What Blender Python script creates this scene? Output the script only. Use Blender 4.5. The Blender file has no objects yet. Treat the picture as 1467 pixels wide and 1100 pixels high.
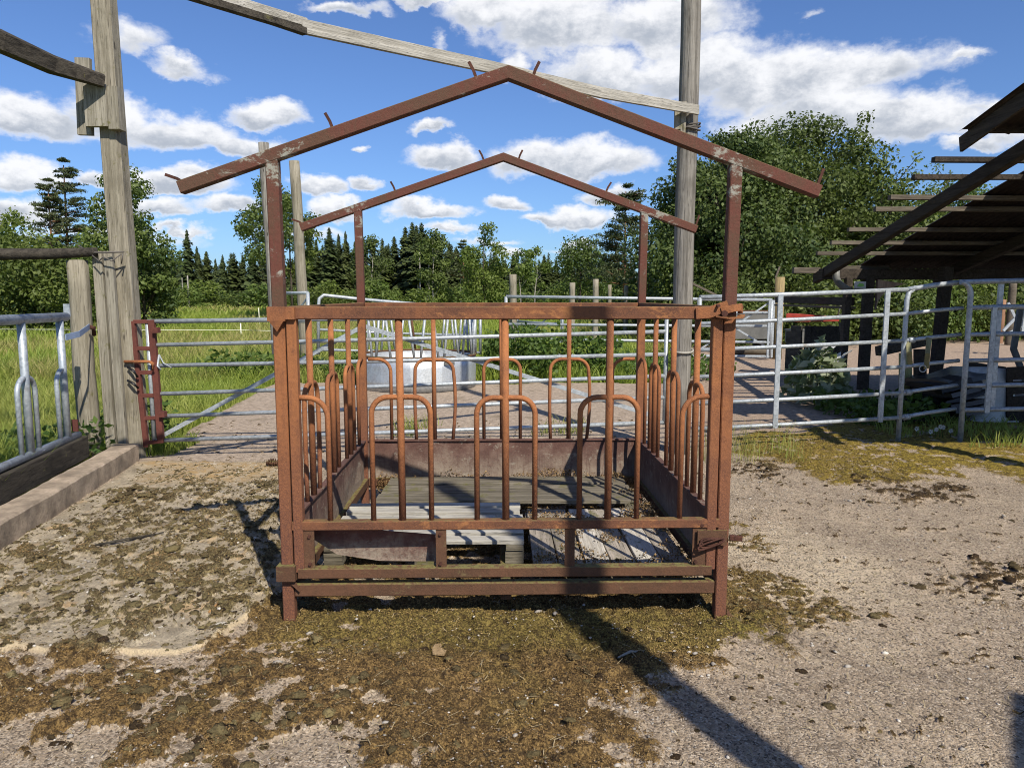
import bpy, math, random
import numpy as np
from mathutils import Vector, Matrix

random.seed(7)
RNG = np.random.default_rng(11)
scene = bpy.context.scene
COL = scene.collection

# ------------------------------------------------------------------ camera
CAM_F, CAM_H, CAM_P = 1060.0, 1.515, math.radians(6.78)
cam_data = bpy.data.cameras.new('camera')
cam = bpy.data.objects.new('camera', cam_data)
COL.objects.link(cam)
cam.location = (0, 0, CAM_H)
cam.rotation_euler = (math.radians(90) - CAM_P, 0, 0)
cam_data.sensor_fit = 'HORIZONTAL'
cam_data.sensor_width = 36.0
cam_data.lens = 36.0 * CAM_F / 1467.0
cam_data.clip_start = 0.05
cam_data.clip_end = 3000
scene.camera = cam

# ------------------------------------------------------------------ sun, view
SUN_KX, SUN_KY = -0.455, 0.925            # shadow displacement on the ground per metre of height
sun_vec = Vector((-SUN_KX, -SUN_KY, 1.0)).normalized()
SUN_EL = math.asin(sun_vec.z)
SUN_AZ = math.atan2(sun_vec.x, sun_vec.y)
sd = bpy.data.lights.new('sun', 'SUN')
sd.energy = 4.4
sd.angle = math.radians(0.5)
sd.color = (1.0, 0.925, 0.80)
sun = bpy.data.objects.new('sun', sd)
sun.rotation_euler = sun_vec.to_track_quat('Z', 'Y').to_euler()
sun.location = (10, -20, 30)
COL.objects.link(sun)
scene.view_settings.view_transform = 'Standard'
scene.view_settings.look = 'None'
scene.view_settings.exposure = 0.62
scene.view_settings.gamma = 1.0
scene.view_settings.use_curve_mapping = False


def ray(px, py):
    u = (px - 733.5) / CAM_F
    v = (550.0 - py) / CAM_F
    return (u, math.cos(CAM_P) + v * math.sin(CAM_P), -math.sin(CAM_P) + v * math.cos(CAM_P))


def P(px, py, Y):
    """point of the place at forward distance Y seen in that direction"""
    r = ray(px, py)
    t = Y / r[1]
    return Vector((r[0] * t, Y, CAM_H + r[2] * t))


def G(px, py, z=0.0):
    r = ray(px, py)
    t = (z - CAM_H) / r[2]
    return Vector((r[0] * t, r[1] * t, z))


# ------------------------------------------------------------------ node helpers
def N(nt, typ, **kw):
    n = nt.nodes.new(typ)
    for k, v in kw.items():
        if k == 'ins':
            for i, val in v.items():
                if isinstance(val, bpy.types.NodeSocket):
                    nt.links.new(val, n.inputs[i])
                else:
                    n.inputs[i].default_value = val
        else:
            setattr(n, k, v)
    return n


def M_(nt, op, a, b=None, c=None, clamp=False):
    n = nt.nodes.new('ShaderNodeMath')
    n.operation = op
    n.use_clamp = clamp
    for i, v in enumerate((a, b, c)):
        if v is None:
            continue
        if isinstance(v, bpy.types.NodeSocket):
            nt.links.new(v, n.inputs[i])
        else:
            n.inputs[i].default_value = v
    return n.outputs[0]


def VM(nt, op, a, b=None):
    n = nt.nodes.new('ShaderNodeVectorMath')
    n.operation = op
    for i, v in enumerate((a, b)):
        if v is None:
            continue
        if isinstance(v, bpy.types.NodeSocket):
            nt.links.new(v, n.inputs[i])
        else:
            n.inputs[i].default_value = v
    return n.outputs['Value'] if op in ('LENGTH', 'DOT_PRODUCT') else n.outputs['Vector']


def MIX(nt, fac, a, b, blend='MIX'):
    n = nt.nodes.new('ShaderNodeMix')
    n.data_type = 'RGBA'
    n.blend_type = blend
    n.clamp_factor = True
    for i, v in ((0, fac), (6, a), (7, b)):
        if isinstance(v, bpy.types.NodeSocket):
            nt.links.new(v, n.inputs[i])
        else:
            if i and len(v) == 3:
                v = (*v, 1.0)
            n.inputs[i].default_value = v
    return n.outputs[2]


def MR(nt, val, a, b, c=0.0, d=1.0, smooth=True):
    n = nt.nodes.new('ShaderNodeMapRange')
    n.interpolation_type = 'SMOOTHSTEP' if smooth else 'LINEAR'
    nt.links.new(val, n.inputs[0])
    for i, v in zip((1, 2, 3, 4), (a, b, c, d)):
        n.inputs[i].default_value = v
    return n.outputs[0]


def NOISE(nt, vec, scale, detail=4.0, rough=0.6, dist=0.0):
    n = nt.nodes.new('ShaderNodeTexNoise')
    n.inputs['Scale'].default_value = scale
    n.inputs['Detail'].default_value = detail
    n.inputs['Roughness'].default_value = rough
    n.inputs['Distortion'].default_value = dist
    if vec is not None:
        nt.links.new(vec, n.inputs['Vector'])
    return n


# ------------------------------------------------------------------ world: blue sky with fair-weather cumulus
world = bpy.data.worlds.new('World')
scene.world = world
world.use_nodes = True
wt = world.node_tree
wt.nodes.clear()
sky = wt.nodes.new('ShaderNodeTexSky')
sky.sky_type = 'NISHITA'
sky.sun_disc = False
sky.sun_elevation = SUN_EL
sky.sun_rotation = SUN_AZ
sky.altitude = 200
sky.air_density = 1.0
sky.dust_density = 0.6
sky.ozone_density = 2.2
geo_dir = wt.nodes.new('ShaderNodeTexCoord').outputs['Generated']
sx = wt.nodes.new('ShaderNodeSeparateXYZ')
wt.links.new(geo_dir, sx.inputs[0])
az = M_(wt, 'ARCTAN2', sx.outputs[0], sx.outputs[1])
el = M_(wt, 'ARCSINE', sx.outputs[2])
cmb = wt.nodes.new('ShaderNodeCombineXYZ')
wt.links.new(az, cmb.inputs[0])
wt.links.new(el, cmb.inputs[1])
ae = cmb.outputs[0]
stretch = VM(wt, 'MULTIPLY', ae, (1.0, 1.5, 1.0))
n1 = NOISE(wt, stretch, 7.0, 3.0, 0.55)
n2 = NOISE(wt, stretch, 26.0, 5.0, 0.62)
w1 = VM(wt, 'MULTIPLY', VM(wt, 'SUBTRACT', n1.outputs['Color'], (0.5, 0.5, 0.5)), (0.075, 0.055, 0.0))
w2 = VM(wt, 'MULTIPLY', VM(wt, 'SUBTRACT', n2.outputs['Color'], (0.5, 0.5, 0.5)), (0.045, 0.034, 0.0))
cpos = VM(wt, 'ADD', ae, VM(wt, 'ADD', w1, w2))
CLOUDS = [  # centre x, y and half sizes, as bearings of the photograph, opacity
    (190, 58, 52, 26, .55), (255, 92, 46, 17, .6),
    (35, 166, 85, 36, 1), (150, 158, 72, 40, 1), (262, 184, 105, 38, 1), (360, 207, 62, 22, .9),
    (380, 160, 58, 27, 1), (28, 248, 56, 28, 1), (130, 250, 36, 17, .9), (250, 257, 95, 24, 1),
    (30, 300, 70, 22, .9), (215, 292, 65, 19, 1), (325, 294, 60, 20, 1), (460, 268, 42, 22, 1), (515, 268, 22, 16, .8),
    (610, 303, 75, 19, 1), (480, 300, 40, 20, .9), (615, 181, 30, 13, .8), (632, 224, 62, 27, 1), (515, 212, 13, 9, .6),
    (765, 225, 70, 38, 1), (845, 222, 95, 40, 1), (726, 293, 44, 20, 1), (825, 313, 75, 24, 1), (870, 278, 45, 20, 1), (780, 318, 40, 12, .9),
    (700, 15, 85, 34, .9), (800, 30, 130, 56, 1), (960, 20, 110, 60, 1), (860, 100, 100, 52, 1), (1000, 90, 110, 60, 1), (735, 85, 28, 26, .6),
    (1110, 110, 120, 62, 1), (1230, 95, 120, 46, 1), (1180, 160, 150, 50, 1), (1290, 170, 115, 44, 1),
    (1372, 80, 32, 13, .55), (1400, 152, 38, 12, .5), (1400, 205, 50, 14, .7), (1440, 190, 40, 20, .6), (1150, 15, 30, 8, .3),
    (500, 6, 70, 15, .8), (610, -8, 60, 14, .8), (620, 50, 10, 18, .3),
    (640, 330, 60, 9, .55), (735, 360, 60, 9, .55), (820, 352, 40, 9, .7), (150, 330, 110, 13, .55), (420, 330, 90, 11, .5), (700, 345, 70, 8, .5), (250, 322, 60, 10, .6),
]
D = None
S = None
W = None
for (cx, cy, hw_, hh_, op) in CLOUDS:
    r = ray(cx, cy)
    L = math.sqrt(sum(k * k for k in r))
    a0, e0 = math.atan2(r[0], r[1]), math.asin(r[2] / L)
    v = VM(wt, 'MULTIPLY', VM(wt, 'SUBTRACT', cpos, (a0, e0 - 0.2 * hh_ / CAM_F, 0)), (1.02 * CAM_F / hw_, 1.04 * CAM_F / hh_, 0))
    vm = VM(wt, 'MAXIMUM', v, VM(wt, 'MULTIPLY', v, (-1.0, -1.55, 0)))
    d = M_(wt, 'MULTIPLY', M_(wt, 'SUBTRACT', 1.0, VM(wt, 'LENGTH', vm)), op)
    yv = VM(wt, 'DOT_PRODUCT', v, (0, 1, 0))
    ww = M_(wt, 'MULTIPLY_ADD', d, 1.0, 0.05)
    ww = M_(wt, 'MAXIMUM', ww, 0.0)
    if D is None:
        D, W = d, ww
        S = M_(wt, 'MULTIPLY', ww, yv)
    else:
        D = M_(wt, 'MAXIMUM', D, d)
        W = M_(wt, 'ADD', W, ww)
        S = M_(wt, 'MULTIPLY_ADD', ww, yv, S)
shade_v = M_(wt, 'DIVIDE', S, M_(wt, 'ADD', W, 0.02))
# the sky round about the rest of the horizon: same kind of cloud from noise alone
den = M_(wt, 'MAXIMUM', sx.outputs[2], 0.06)
pl = wt.nodes.new('ShaderNodeCombineXYZ')
wt.links.new(M_(wt, 'DIVIDE', sx.outputs[0], den), pl.inputs[0])
wt.links.new(M_(wt, 'DIVIDE', sx.outputs[1], den), pl.inputs[1])
ng = NOISE(wt, pl.outputs[0], 0.55, 5.0, 0.55)
dg = M_(wt, 'MULTIPLY', M_(wt, 'SUBTRACT', ng.outputs[0], 0.56), 3.0)
out_az = MR(wt, M_(wt, 'ABSOLUTE', az), 0.66, 0.85)
out_el = MR(wt, el, 0.42, 0.56)
outm = M_(wt, 'MULTIPLY', M_(wt, 'MAXIMUM', out_az, out_el), MR(wt, el, 0.0, 0.08))
dg = M_(wt, 'MULTIPLY_ADD', M_(wt, 'ADD', dg, 1.0), outm, -1.0)
Dall = M_(wt, 'MAXIMUM', D, dg)
n3 = NOISE(wt, stretch, 18.0, 7.0, 0.6, 0.2)
n4 = NOISE(wt, stretch, 70.0, 4.0, 0.6)
Dn = M_(wt, 'MULTIPLY_ADD', M_(wt, 'SUBTRACT', n3.outputs[0], 0.5), 0.85, Dall)
Dn = M_(wt, 'MULTIPLY_ADD', M_(wt, 'SUBTRACT', n4.outputs[0], 0.5), 0.22, Dn)
alpha = MR(wt, Dn, -0.04, 0.46)
sh = M_(wt, 'MULTIPLY_ADD', M_(wt, 'SUBTRACT', n3.outputs[0], 0.5), 2.1, M_(wt, 'MULTIPLY', shade_v, 1.05))
sh = M_(wt, 'MULTIPLY_ADD', M_(wt, 'SUBTRACT', n4.outputs[0], 0.5), 0.7, sh)
sh = MR(wt, sh, -0.45, 0.62)
core = MR(wt, Dn, 0.10, 0.55)
lit = M_(wt, 'SUBTRACT', 1.0, M_(wt, 'MULTIPLY', core, M_(wt, 'SUBTRACT', 1.0, sh)), clamp=True)
ccol = MIX(wt, lit, (6.2, 6.8, 7.8), (13.0, 13.1, 13.4))
skyc = MIX(wt, 1.0, sky.outputs[0], (0.80, 1.16, 1.72), 'MULTIPLY')
hs = wt.nodes.new('ShaderNodeHueSaturation')
hs.inputs['Saturation'].default_value = 0.96
hs.inputs['Value'].default_value = 1.0
wt.links.new(skyc, hs.inputs['Color'])
scol = MIX(wt, M_(wt, 'MULTIPLY', alpha, 0.97), hs.outputs[0], ccol)
bg = wt.nodes.new('ShaderNodeBackground')
bg.inputs['Strength'].default_value = 0.05
wt.links.new(scol, bg.inputs['Color'])
wo = wt.nodes.new('ShaderNodeOutputWorld')
wt.links.new(bg.outputs[0], wo.inputs[0])
scene.cycles.denoising_prefilter = 'FAST'
scene.cycles.filter_width = 1.0
world.cycles.sampling_method = 'MANUAL'
world.cycles.sample_map_resolution = 512


# ------------------------------------------------------------------ mesh helpers
class MB:
    """collects shapes (in place coordinates) and links them as one mesh object"""

    def __init__(self):
        self.v, self.f, self.s = [], [], []

    def add(self, verts, faces, smooth=False):
        b = len(self.v)
        self.v.extend([tuple(p) for p in verts])
        self.f.extend([tuple(i + b for i in f) for f in faces])
        self.s.extend([smooth] * len(faces))
        return self

    def box(self, c, size, rot=None, jit=0.0):
        hx, hy, hz = size[0] / 2, size[1] / 2, size[2] / 2
        vs = [Vector((sx_ * hx, sy_ * hy, sz_ * hz)) for sx_ in (-1, 1) for sy_ in (-1, 1) for sz_ in (-1, 1)]
        if jit:
            vs = [p + Vector([random.uniform(-jit, jit) for _ in range(3)]) for p in vs]
        if rot is not None:
            vs = [rot @ p for p in vs]
        c = Vector(c)
        self.add([c + p for p in vs], [(0, 1, 3, 2), (4, 6, 7, 5), (0, 4, 5, 1), (2, 3, 7, 6), (0, 2, 6, 4), (1, 5, 7, 3)])
        return self

    def sweep(self, pts, prof, up=(0, 0, 1), smooth=False, cap=True, scales=None, closed_prof=True):
        """sweep a profile [(a, b)] along points; a lies along side, b along 'up'; mitred bends"""
        pts = [Vector(p) for p in pts]
        up = Vector(up)
        n, k = len(pts), len(prof)
        rings = []
        for i, p in enumerate(pts):
            d0 = (pts[i] - pts[i - 1]).normalized() if i else None
            d1 = (pts[i + 1] - pts[i]).normalized() if i < n - 1 else None
            if d0 is None:
                t = d1
            elif d1 is None:
                t = d0
            else:
                t = (d0 + d1).normalized()
            dref = d0 if d0 is not None else d1
            side = dref.cross(up)
            if side.length < 1e-4:
                side = dref.cross(Vector((0, 1, 0.01)))
            side.normalize()
            nv = side.cross(dref).normalized()
            sc = scales[i] if scales else 1.0
            ring = []
            for a, b in prof:
                q = side * (a * sc) + nv * (b * sc)
                if d0 is not None and d1 is not None:
                    den_ = dref.dot(t)
                    q = q - dref * (q.dot(t) / max(den_, 0.2))
                ring.append(p + q)
            rings.append(ring)
        vs = [q for r_ in rings for q in r_]
        fs = []
        for i in range(n - 1):
            for j in range(k):
                j2 = (j + 1) % k
                fs.append((i * k + j, i * k + j2, (i + 1) * k + j2, (i + 1) * k + j))
        self.add(vs, fs, smooth)
        if cap:
            b = len(self.v) - len(vs)
            self.f.append(tuple(b + j for j in range(k))[::-1])
            self.f.append(tuple(b + (n - 1) * k + j for j in range(k)))
            self.s += [False, False]
        return self

    def tube(self, pts, r, n=8, up=(0, 0, 1), scales=None, cap=True):
        prof = [(r * math.cos(2 * math.pi * j / n), r * math.sin(2 * math.pi * j / n)) for j in range(n)]
        return self.sweep(pts, prof, up, True, cap, scales)

    def bar(self, pts, w, h, up=(0, 0, 1), bev=0.08):
        """square steel section with slightly rounded edges"""
        e = bev * min(w, h)
        a, b = w / 2, h / 2
        prof = [(-a + e, -b), (a - e, -b), (a, -b + e), (a, b - e), (a - e, b), (-a + e, b), (-a, b - e), (-a, -b + e)]
        return self.sweep(pts, prof, up, False)

    def build(self, name, mat, parent=None, label=None, cat=None, group=None, kind=None, origin=None):
        me = bpy.data.meshes.new(name)
        if parent is not None:
            off = root_loc(parent)
        elif origin is not None:
            off = Vector(origin)
        else:
            zs = min(p[2] for p in self.v)
            off = Vector((sum(p[0] for p in self.v) / len(self.v), sum(p[1] for p in self.v) / len(self.v), zs))
        me.from_pydata([(p[0] - off.x, p[1] - off.y, p[2] - off.z) for p in self.v], [], self.f)
        me.polygons.foreach_set('use_smooth', self.s)
        me.materials.append(mat)
        me.update()
        o = bpy.data.objects.new(name, me)
        COL.objects.link(o)
        if parent is not None:
            o.parent = parent
        else:
            o.location = off
        tag(o, label, cat, group, kind)
        return o


def root_loc(o):
    while o.parent is not None:
        o = o.parent
    return o.location.copy()


def tag(o, label=None, cat=None, group=None, kind=None):
    if label:
        o['label'] = label
    if cat:
        o['category'] = cat
    if group:
        o['group'] = group
    if kind:
        o['kind'] = kind
    return o


def thing(name, label, cat, loc=(0, 0, 0), group=None):
    o = bpy.data.objects.new(name, None)
    o.empty_display_size = 0.1
    COL.objects.link(o)
    o.location = loc
    return tag(o, label, cat, group)


def copy_thing(root, loc=None, rotz=None, scale=None, label=None, group=None):
    def rec(o, parent):
        c = o.copy()
        COL.objects.link(c)
        c.parent = parent
        for ch in list(o.children):
            rec(ch, c)
        return c
    r_ = rec(root, None)
    if loc is not None:
        r_.location = loc
    if rotz is not None:
        r_.rotation_euler = (0, 0, rotz)
    if scale is not None:
        r_.scale = scale
    if label:
        r_['label'] = label
    if group:
        r_['group'] = group
    return r_


def np_mesh(name, V, Fq, mat, smooth=False, attrs=None):
    """mesh from numpy arrays; Fq is (m, 3) or (m, 4)"""
    me = bpy.data.meshes.new(name)
    V = np.ascontiguousarray(V, dtype=np.float32)
    Fq = np.ascontiguousarray(Fq, dtype=np.int32)
    m, k = Fq.shape
    me.vertices.add(len(V))
    me.vertices.foreach_set('co', V.ravel())
    me.loops.add(m * k)
    me.loops.foreach_set('vertex_index', Fq.ravel())
    me.polygons.add(m)
    me.polygons.foreach_set('loop_start', np.arange(0, m * k, k, dtype=np.int32))
    if smooth:
        me.polygons.foreach_set('use_smooth', np.ones(m, dtype=bool))
    me.update(calc_edges=True)
    if attrs:
        for an, arr in attrs.items():
            a = me.attributes.new(an, 'FLOAT', 'POINT')
            a.data.foreach_set('value', np.ascontiguousarray(arr, dtype=np.float32))
    me.materials.append(mat)
    return me


def np_obj(name, me, loc=(0, 0, 0), parent=None, **kw):
    o = bpy.data.objects.new(name, me)
    COL.objects.link(o)
    o.location = loc
    if parent is not None:
        o.parent = parent
    return tag(o, kw.get('label'), kw.get('cat'), kw.get('group'), kw.get('kind'))


def _hash(ix, iy, seed):
    h = (ix.astype(np.int64) * 374761393 + iy.astype(np.int64) * 668265263 + seed * 1442695041) & 0xFFFFFFFF
    h = ((h ^ (h >> 13)) * 1274126177) & 0xFFFFFFFF
    h = (h ^ (h >> 16)) & 0xFFFFFF
    return h / float(0xFFFFFF)


def vnoise(x, y, seed=0):
    x0, y0 = np.floor(x), np.floor(y)
    fx, fy = x - x0, y - y0
    fx = fx * fx * (3 - 2 * fx)
    fy = fy * fy * (3 - 2 * fy)
    a = _hash(x0, y0, seed)
    b = _hash(x0 + 1, y0, seed)
    c = _hash(x0, y0 + 1, seed)
    d = _hash(x0 + 1, y0 + 1, seed)
    return (a * (1 - fx) + b * fx) * (1 - fy) + (c * (1 - fx) + d * fx) * fy


def fbm(x, y, seed=0, octv=4, gain=0.55):
    s, a, t = 0.0, 1.0, 0.0
    for i in range(octv):
        s = s + a * vnoise(x * 2 ** i + 17.3 * i, y * 2 ** i - 9.1 * i, seed + i)
        t += a
        a *= gain
    return s / t


def sstep(a, b, x):
    t = np.clip((x - a) / (b - a), 0, 1)
    return t * t * (3 - 2 * t)


def poly_sd(x, y, poly):
    """signed distance, positive inside"""
    px = np.array([p[0] for p in poly])
    py = np.array([p[1] for p in poly])
    d = np.full(x.shape, 1e9)
    inside = np.zeros(x.shape, bool)
    n = len(poly)
    for i in range(n):
        j = (i + 1) % n
        ex, ey = px[j] - px[i], py[j] - py[i]
        wx, wy = x - px[i], y - py[i]
        t = np.clip((wx * ex + wy * ey) / (ex * ex + ey * ey), 0, 1)
        d = np.minimum(d, np.hypot(wx - t * ex, wy - t * ey))
        c = (py[i] > y) != (py[j] > y)
        with np.errstate(divide='ignore', invalid='ignore'):
            xi = (px[j] - px[i]) * (y - py[i]) / (py[j] - py[i] + 1e-12) + px[i]
        inside ^= c & (x < xi)
    return np.where(inside, d, -d)


# ------------------------------------------------------------------ materials
def new_mat(name):
    m = bpy.data.materials.new(name)
    m.use_nodes = True
    nt = m.node_tree
    nt.nodes.clear()
    out = nt.nodes.new('ShaderNodeOutputMaterial')
    b = nt.nodes.new('ShaderNodeBsdfPrincipled')
    nt.links.new(b.outputs[0], out.inputs[0])
    return m, nt, b


def tc(nt, which='Object'):
    return nt.nodes.new('ShaderNodeTexCoord').outputs[which]


def obj_rand(nt):
    return nt.nodes.new('ShaderNodeObjectInfo').outputs['Random']


def setc(nt, b, sock):
    nt.links.new(sock, b.inputs['Base Color'])


def bump(nt, b, h, strength=0.5, dist=0.01):
    n = nt.nodes.new('ShaderNodeBump')
    n.inputs['Strength'].default_value = strength
    n.inputs['Distance'].default_value = dist
    nt.links.new(h, n.inputs['Height'])
    nt.links.new(n.outputs[0], b.inputs['Normal'])


def mat_rust(name, base, dark, pale=None, pale_amt=0.0, zgrad=None, rough=0.85, green=0.0, joints=False):
    m, nt, b = new_mat(name)
    co = tc(nt)
    na = NOISE(nt, co, 5.0, 5, 0.65)
    nb = NOISE(nt, co, 45.0, 5, 0.7)
    nc = NOISE(nt, co, 260.0, 3, 0.6)
    c = MIX(nt, MR(nt, na.outputs[0], 0.38, 0.66), base, dark)
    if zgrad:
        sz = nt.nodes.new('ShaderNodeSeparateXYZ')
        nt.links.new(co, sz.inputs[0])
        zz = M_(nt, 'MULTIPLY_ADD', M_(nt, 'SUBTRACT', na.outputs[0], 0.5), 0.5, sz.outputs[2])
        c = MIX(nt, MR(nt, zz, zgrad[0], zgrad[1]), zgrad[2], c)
    vs_ = VM(nt, 'MULTIPLY', co, (55.0, 55.0, 4.0))
    ns_ = NOISE(nt, vs_, 1.0, 4, 0.6)
    c = MIX(nt, MR(nt, ns_.outputs[0], 0.48, 0.72, 0, 0.55), c, dark)
    c = MIX(nt, MR(nt, nb.outputs[0], 0.5, 0.74, 0, 0.75), c, dark)
    c = MIX(nt, MR(nt, nc.outputs[0], 0.35, 0.75, 0, 0.5), c, tuple(min(1, k * 1.5) for k in base))
    if pale:
        nd = NOISE(nt, VM(nt, 'MULTIPLY', co, (1.0, 1.0, 1.6)), 8.0, 9, 0.8, 0.4)
        nv = nd.outputs[0]
        if joints:      # paint left on round the welds, where the rafters sit on the posts
            sj = nt.nodes.new('ShaderNodeSeparateXYZ')
            nt.links.new(co, sj.inputs[0])
            dj = M_(nt, 'ABSOLUTE', M_(nt, 'SUBTRACT', M_(nt, 'ABSOLUTE', sj.outputs[0]), 1.03))
            mj = M_(nt, 'MULTIPLY', MR(nt, dj, 0.26, 0.03), MR(nt, sj.outputs[2], 1.84, 2.0))
            nv = M_(nt, 'MULTIPLY_ADD', mj, 0.10, nv)
        c = MIX(nt, MR(nt, nv, 0.66 - 0.14 * pale_amt, 0.72 - 0.1 * pale_amt, 0, 0.75), c, pale)
    if green:
        ge = nt.nodes.new('ShaderNodeNewGeometry')
        sg = nt.nodes.new('ShaderNodeSeparateXYZ')
        nt.links.new(ge.outputs['Normal'], sg.inputs[0])
        f = M_(nt, 'MULTIPLY', MR(nt, sg.outputs[2], 0.5, 0.9), MR(nt, nb.outputs[0], 0.35, 0.6, 0, green))
        c = MIX(nt, f, c, (0.16, 0.15, 0.05))
    setc(nt, b, c)
    b.inputs['Roughness'].default_value = rough
    b.inputs['Specular IOR Level'].default_value = 0.25
    bump(nt, b, M_(nt, 'MULTIPLY_ADD', nc.outputs[0], 0.35, nb.outputs[0]), 0.7, 0.006)
    return m


def mat_galv(name='galvanised_steel', col=(0.50, 0.53, 0.55), metal=0.35):
    m, nt, b = new_mat(name)
    co = tc(nt)
    vo = nt.nodes.new('ShaderNodeTexVoronoi')
    vo.inputs['Scale'].default_value = 55
    nt.links.new(co, vo.inputs['Vector'])
    nb = NOISE(nt, co, 6.0, 5, 0.65)
    c = MIX(nt, MR(nt, nb.outputs[0], 0.35, 0.7), col, tuple(k * 0.66 for k in col))
    sg = nt.nodes.new('ShaderNodeSeparateColor')
    nt.links.new(vo.outputs['Color'], sg.inputs[0])
    c = MIX(nt, M_(nt, 'MULTIPLY', sg.outputs[0], 0.3), c, (0.7, 0.73, 0.76))
    nd_ = NOISE(nt, co, 3.3, 7, 0.75)
    c = MIX(nt, MR(nt, nd_.outputs[0], 0.58, 0.70, 0, 0.6), c, (0.16, 0.125, 0.085))
    setc(nt, b, c)
    b.inputs['Metallic'].default_value = metal
    nt.links.new(MR(nt, nb.outputs[0], 0.3, 0.7, 0.42, 0.62), b.inputs['Roughness'])
    return m


def mat_wood(name, light, dark, moss=0.0, axis=2, scale=1.0, crack=1.0, turn=0.0):
    """weathered timber with grain along one object axis"""
    m, nt, b = new_mat(name)
    co = tc(nt)
    if turn:
        vr = nt.nodes.new('ShaderNodeVectorRotate')
        vr.rotation_type = 'Z_AXIS'
        vr.inputs['Angle'].default_value = -turn
        nt.links.new(co, vr.inputs['Vector'])
        co = vr.outputs[0]
    rnd = obj_rand(nt)
    sc_ = [34.0, 34.0, 34.0]
    sc_[axis] = 1.4
    v = VM(nt, 'MULTIPLY', co, tuple(k * scale for k in sc_))
    v = VM(nt, 'ADD', v, (0, 0, 0))
    cc = nt.nodes.new('ShaderNodeCombineXYZ')
    for i in range(3):
        nt.links.new(M_(nt, 'MULTIPLY', rnd, 31.0 + i * 7), cc.inputs[i])
    v = VM(nt, 'ADD', v, cc.outputs[0])
    g = NOISE(nt, v, 1.0, 6, 0.65, 0.5)
    g2 = NOISE(nt, v, 4.5, 4, 0.6, 0.3)
    big = NOISE(nt, co, 2.6, 4, 0.6)
    c = MIX(nt, MR(nt, g.outputs[0], 0.32, 0.68), dark, light)
    c = MIX(nt, MR(nt, big.outputs[0], 0.45, 0.75, 0, 0.45), c, tuple(k * 0.72 for k in light))
    c = MIX(nt, MR(nt, g2.outputs[0], 0.57, 0.68, 0, 0.85 * crack), c, tuple(k * 0.22 for k in dark))
    c = MIX(nt, M_(nt, 'MULTIPLY', rnd, 0.3), c, dark)
    if axis == 2:
        vk = nt.nodes.new('ShaderNodeTexVoronoi')
        vk.inputs['Scale'].default_value = 1.0
        nt.links.new(VM(nt, 'ADD', VM(nt, 'MULTIPLY', co, (8.0, 8.0, 2.6)), cc.outputs[0]), vk.inputs['Vector'])
        c = MIX(nt, MR(nt, vk.outputs['Distance'], 0.13, 0.06, 0, 0.85), c, tuple(k * 0.3 for k in dark))
    c = MIX(nt, MR(nt, big.outputs[0], 0.52, 0.30, 0, 0.5), c, tuple(k * 0.7 for k in dark))
    if moss:
        nm = NOISE(nt, co, 9.0, 6, 0.7)
        c = MIX(nt, MR(nt, nm.outputs[0], 0.62 - 0.2 * moss, 0.72 - 0.15 * moss, 0, 0.8), c, (0.11, 0.105, 0.035))
    setc(nt, b, c)
    b.inputs['Roughness'].default_value = 0.9
    b.inputs['Specular IOR Level'].default_value = 0.2
    h = M_(nt, 'ADD', g.outputs[0], M_(nt, 'MULTIPLY', g2.outputs[0], 0.7))
    bump(nt, b, h, 0.9, 0.008)
    return m


def mat_leaf(name, c1, c2, trans=0.35, hue_var=0.25, dry=None):
    m, nt, b = new_mat(name)
    at = nt.nodes.new('ShaderNodeAttribute')
    at.attribute_name = 'tone'
    rnd = obj_rand(nt)
    c = MIX(nt, at.outputs['Fac'], c1, c2)
    c = MIX(nt, M_(nt, 'MULTIPLY', rnd, hue_var), c, (c2[0] * 1.25, c2[1] * 1.0, c2[2] * 0.6))
    if dry:
        at2 = nt.nodes.new('ShaderNodeAttribute')
        at2.attribute_name = 'dry'
        c = MIX(nt, at2.outputs['Fac'], c, dry)
    setc(nt, b, c)
    b.inputs['Roughness'].default_value = 0.6
    b.inputs['Specular IOR Level'].default_value = 0.3
    if trans:
        tr = nt.nodes.new('ShaderNodeBsdfTranslucent')
        nt.links.new(MIX(nt, 0.5, c, (c2[0] * 1.3, c2[1] * 1.5, c2[2] * 0.7)), tr.inputs[0])
        mx = nt.nodes.new('ShaderNodeMixShader')
        mx.inputs[0].default_value = trans
        nt.links.new(b.outputs[0], mx.inputs[1])
        nt.links.new(tr.outputs[0], mx.inputs[2])
        nt.links.new(mx.outputs[0], nt.nodes['Material Output'].inputs[0])
    return m


def mat_plain(name, col, rough=0.7, var=0.35, scale=8.0, metallic=0.0, bumpy=0.2, spec=0.3):
    m, nt, b = new_mat(name)
    co = tc(nt)
    n = NOISE(nt, co, scale, 6, 0.65)
    n2_ = NOISE(nt, co, scale * 9, 3, 0.6)
    c = MIX(nt, MR(nt, n.outputs[0], 0.3, 0.7), col, tuple(k * (1 - var) for k in col))
    c = MIX(nt, MR(nt, n2_.outputs[0], 0.4, 0.75, 0, var), c, tuple(k * 0.5 for k in col))
    setc(nt, b, c)
    b.inputs['Roughness'].default_value = rough
    b.inputs['Metallic'].default_value = metallic
    b.inputs['Specular IOR Level'].default_value = spec
    if bumpy:
        bump(nt, b, n2_.outputs[0], bumpy, 0.005)
    return m


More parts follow.
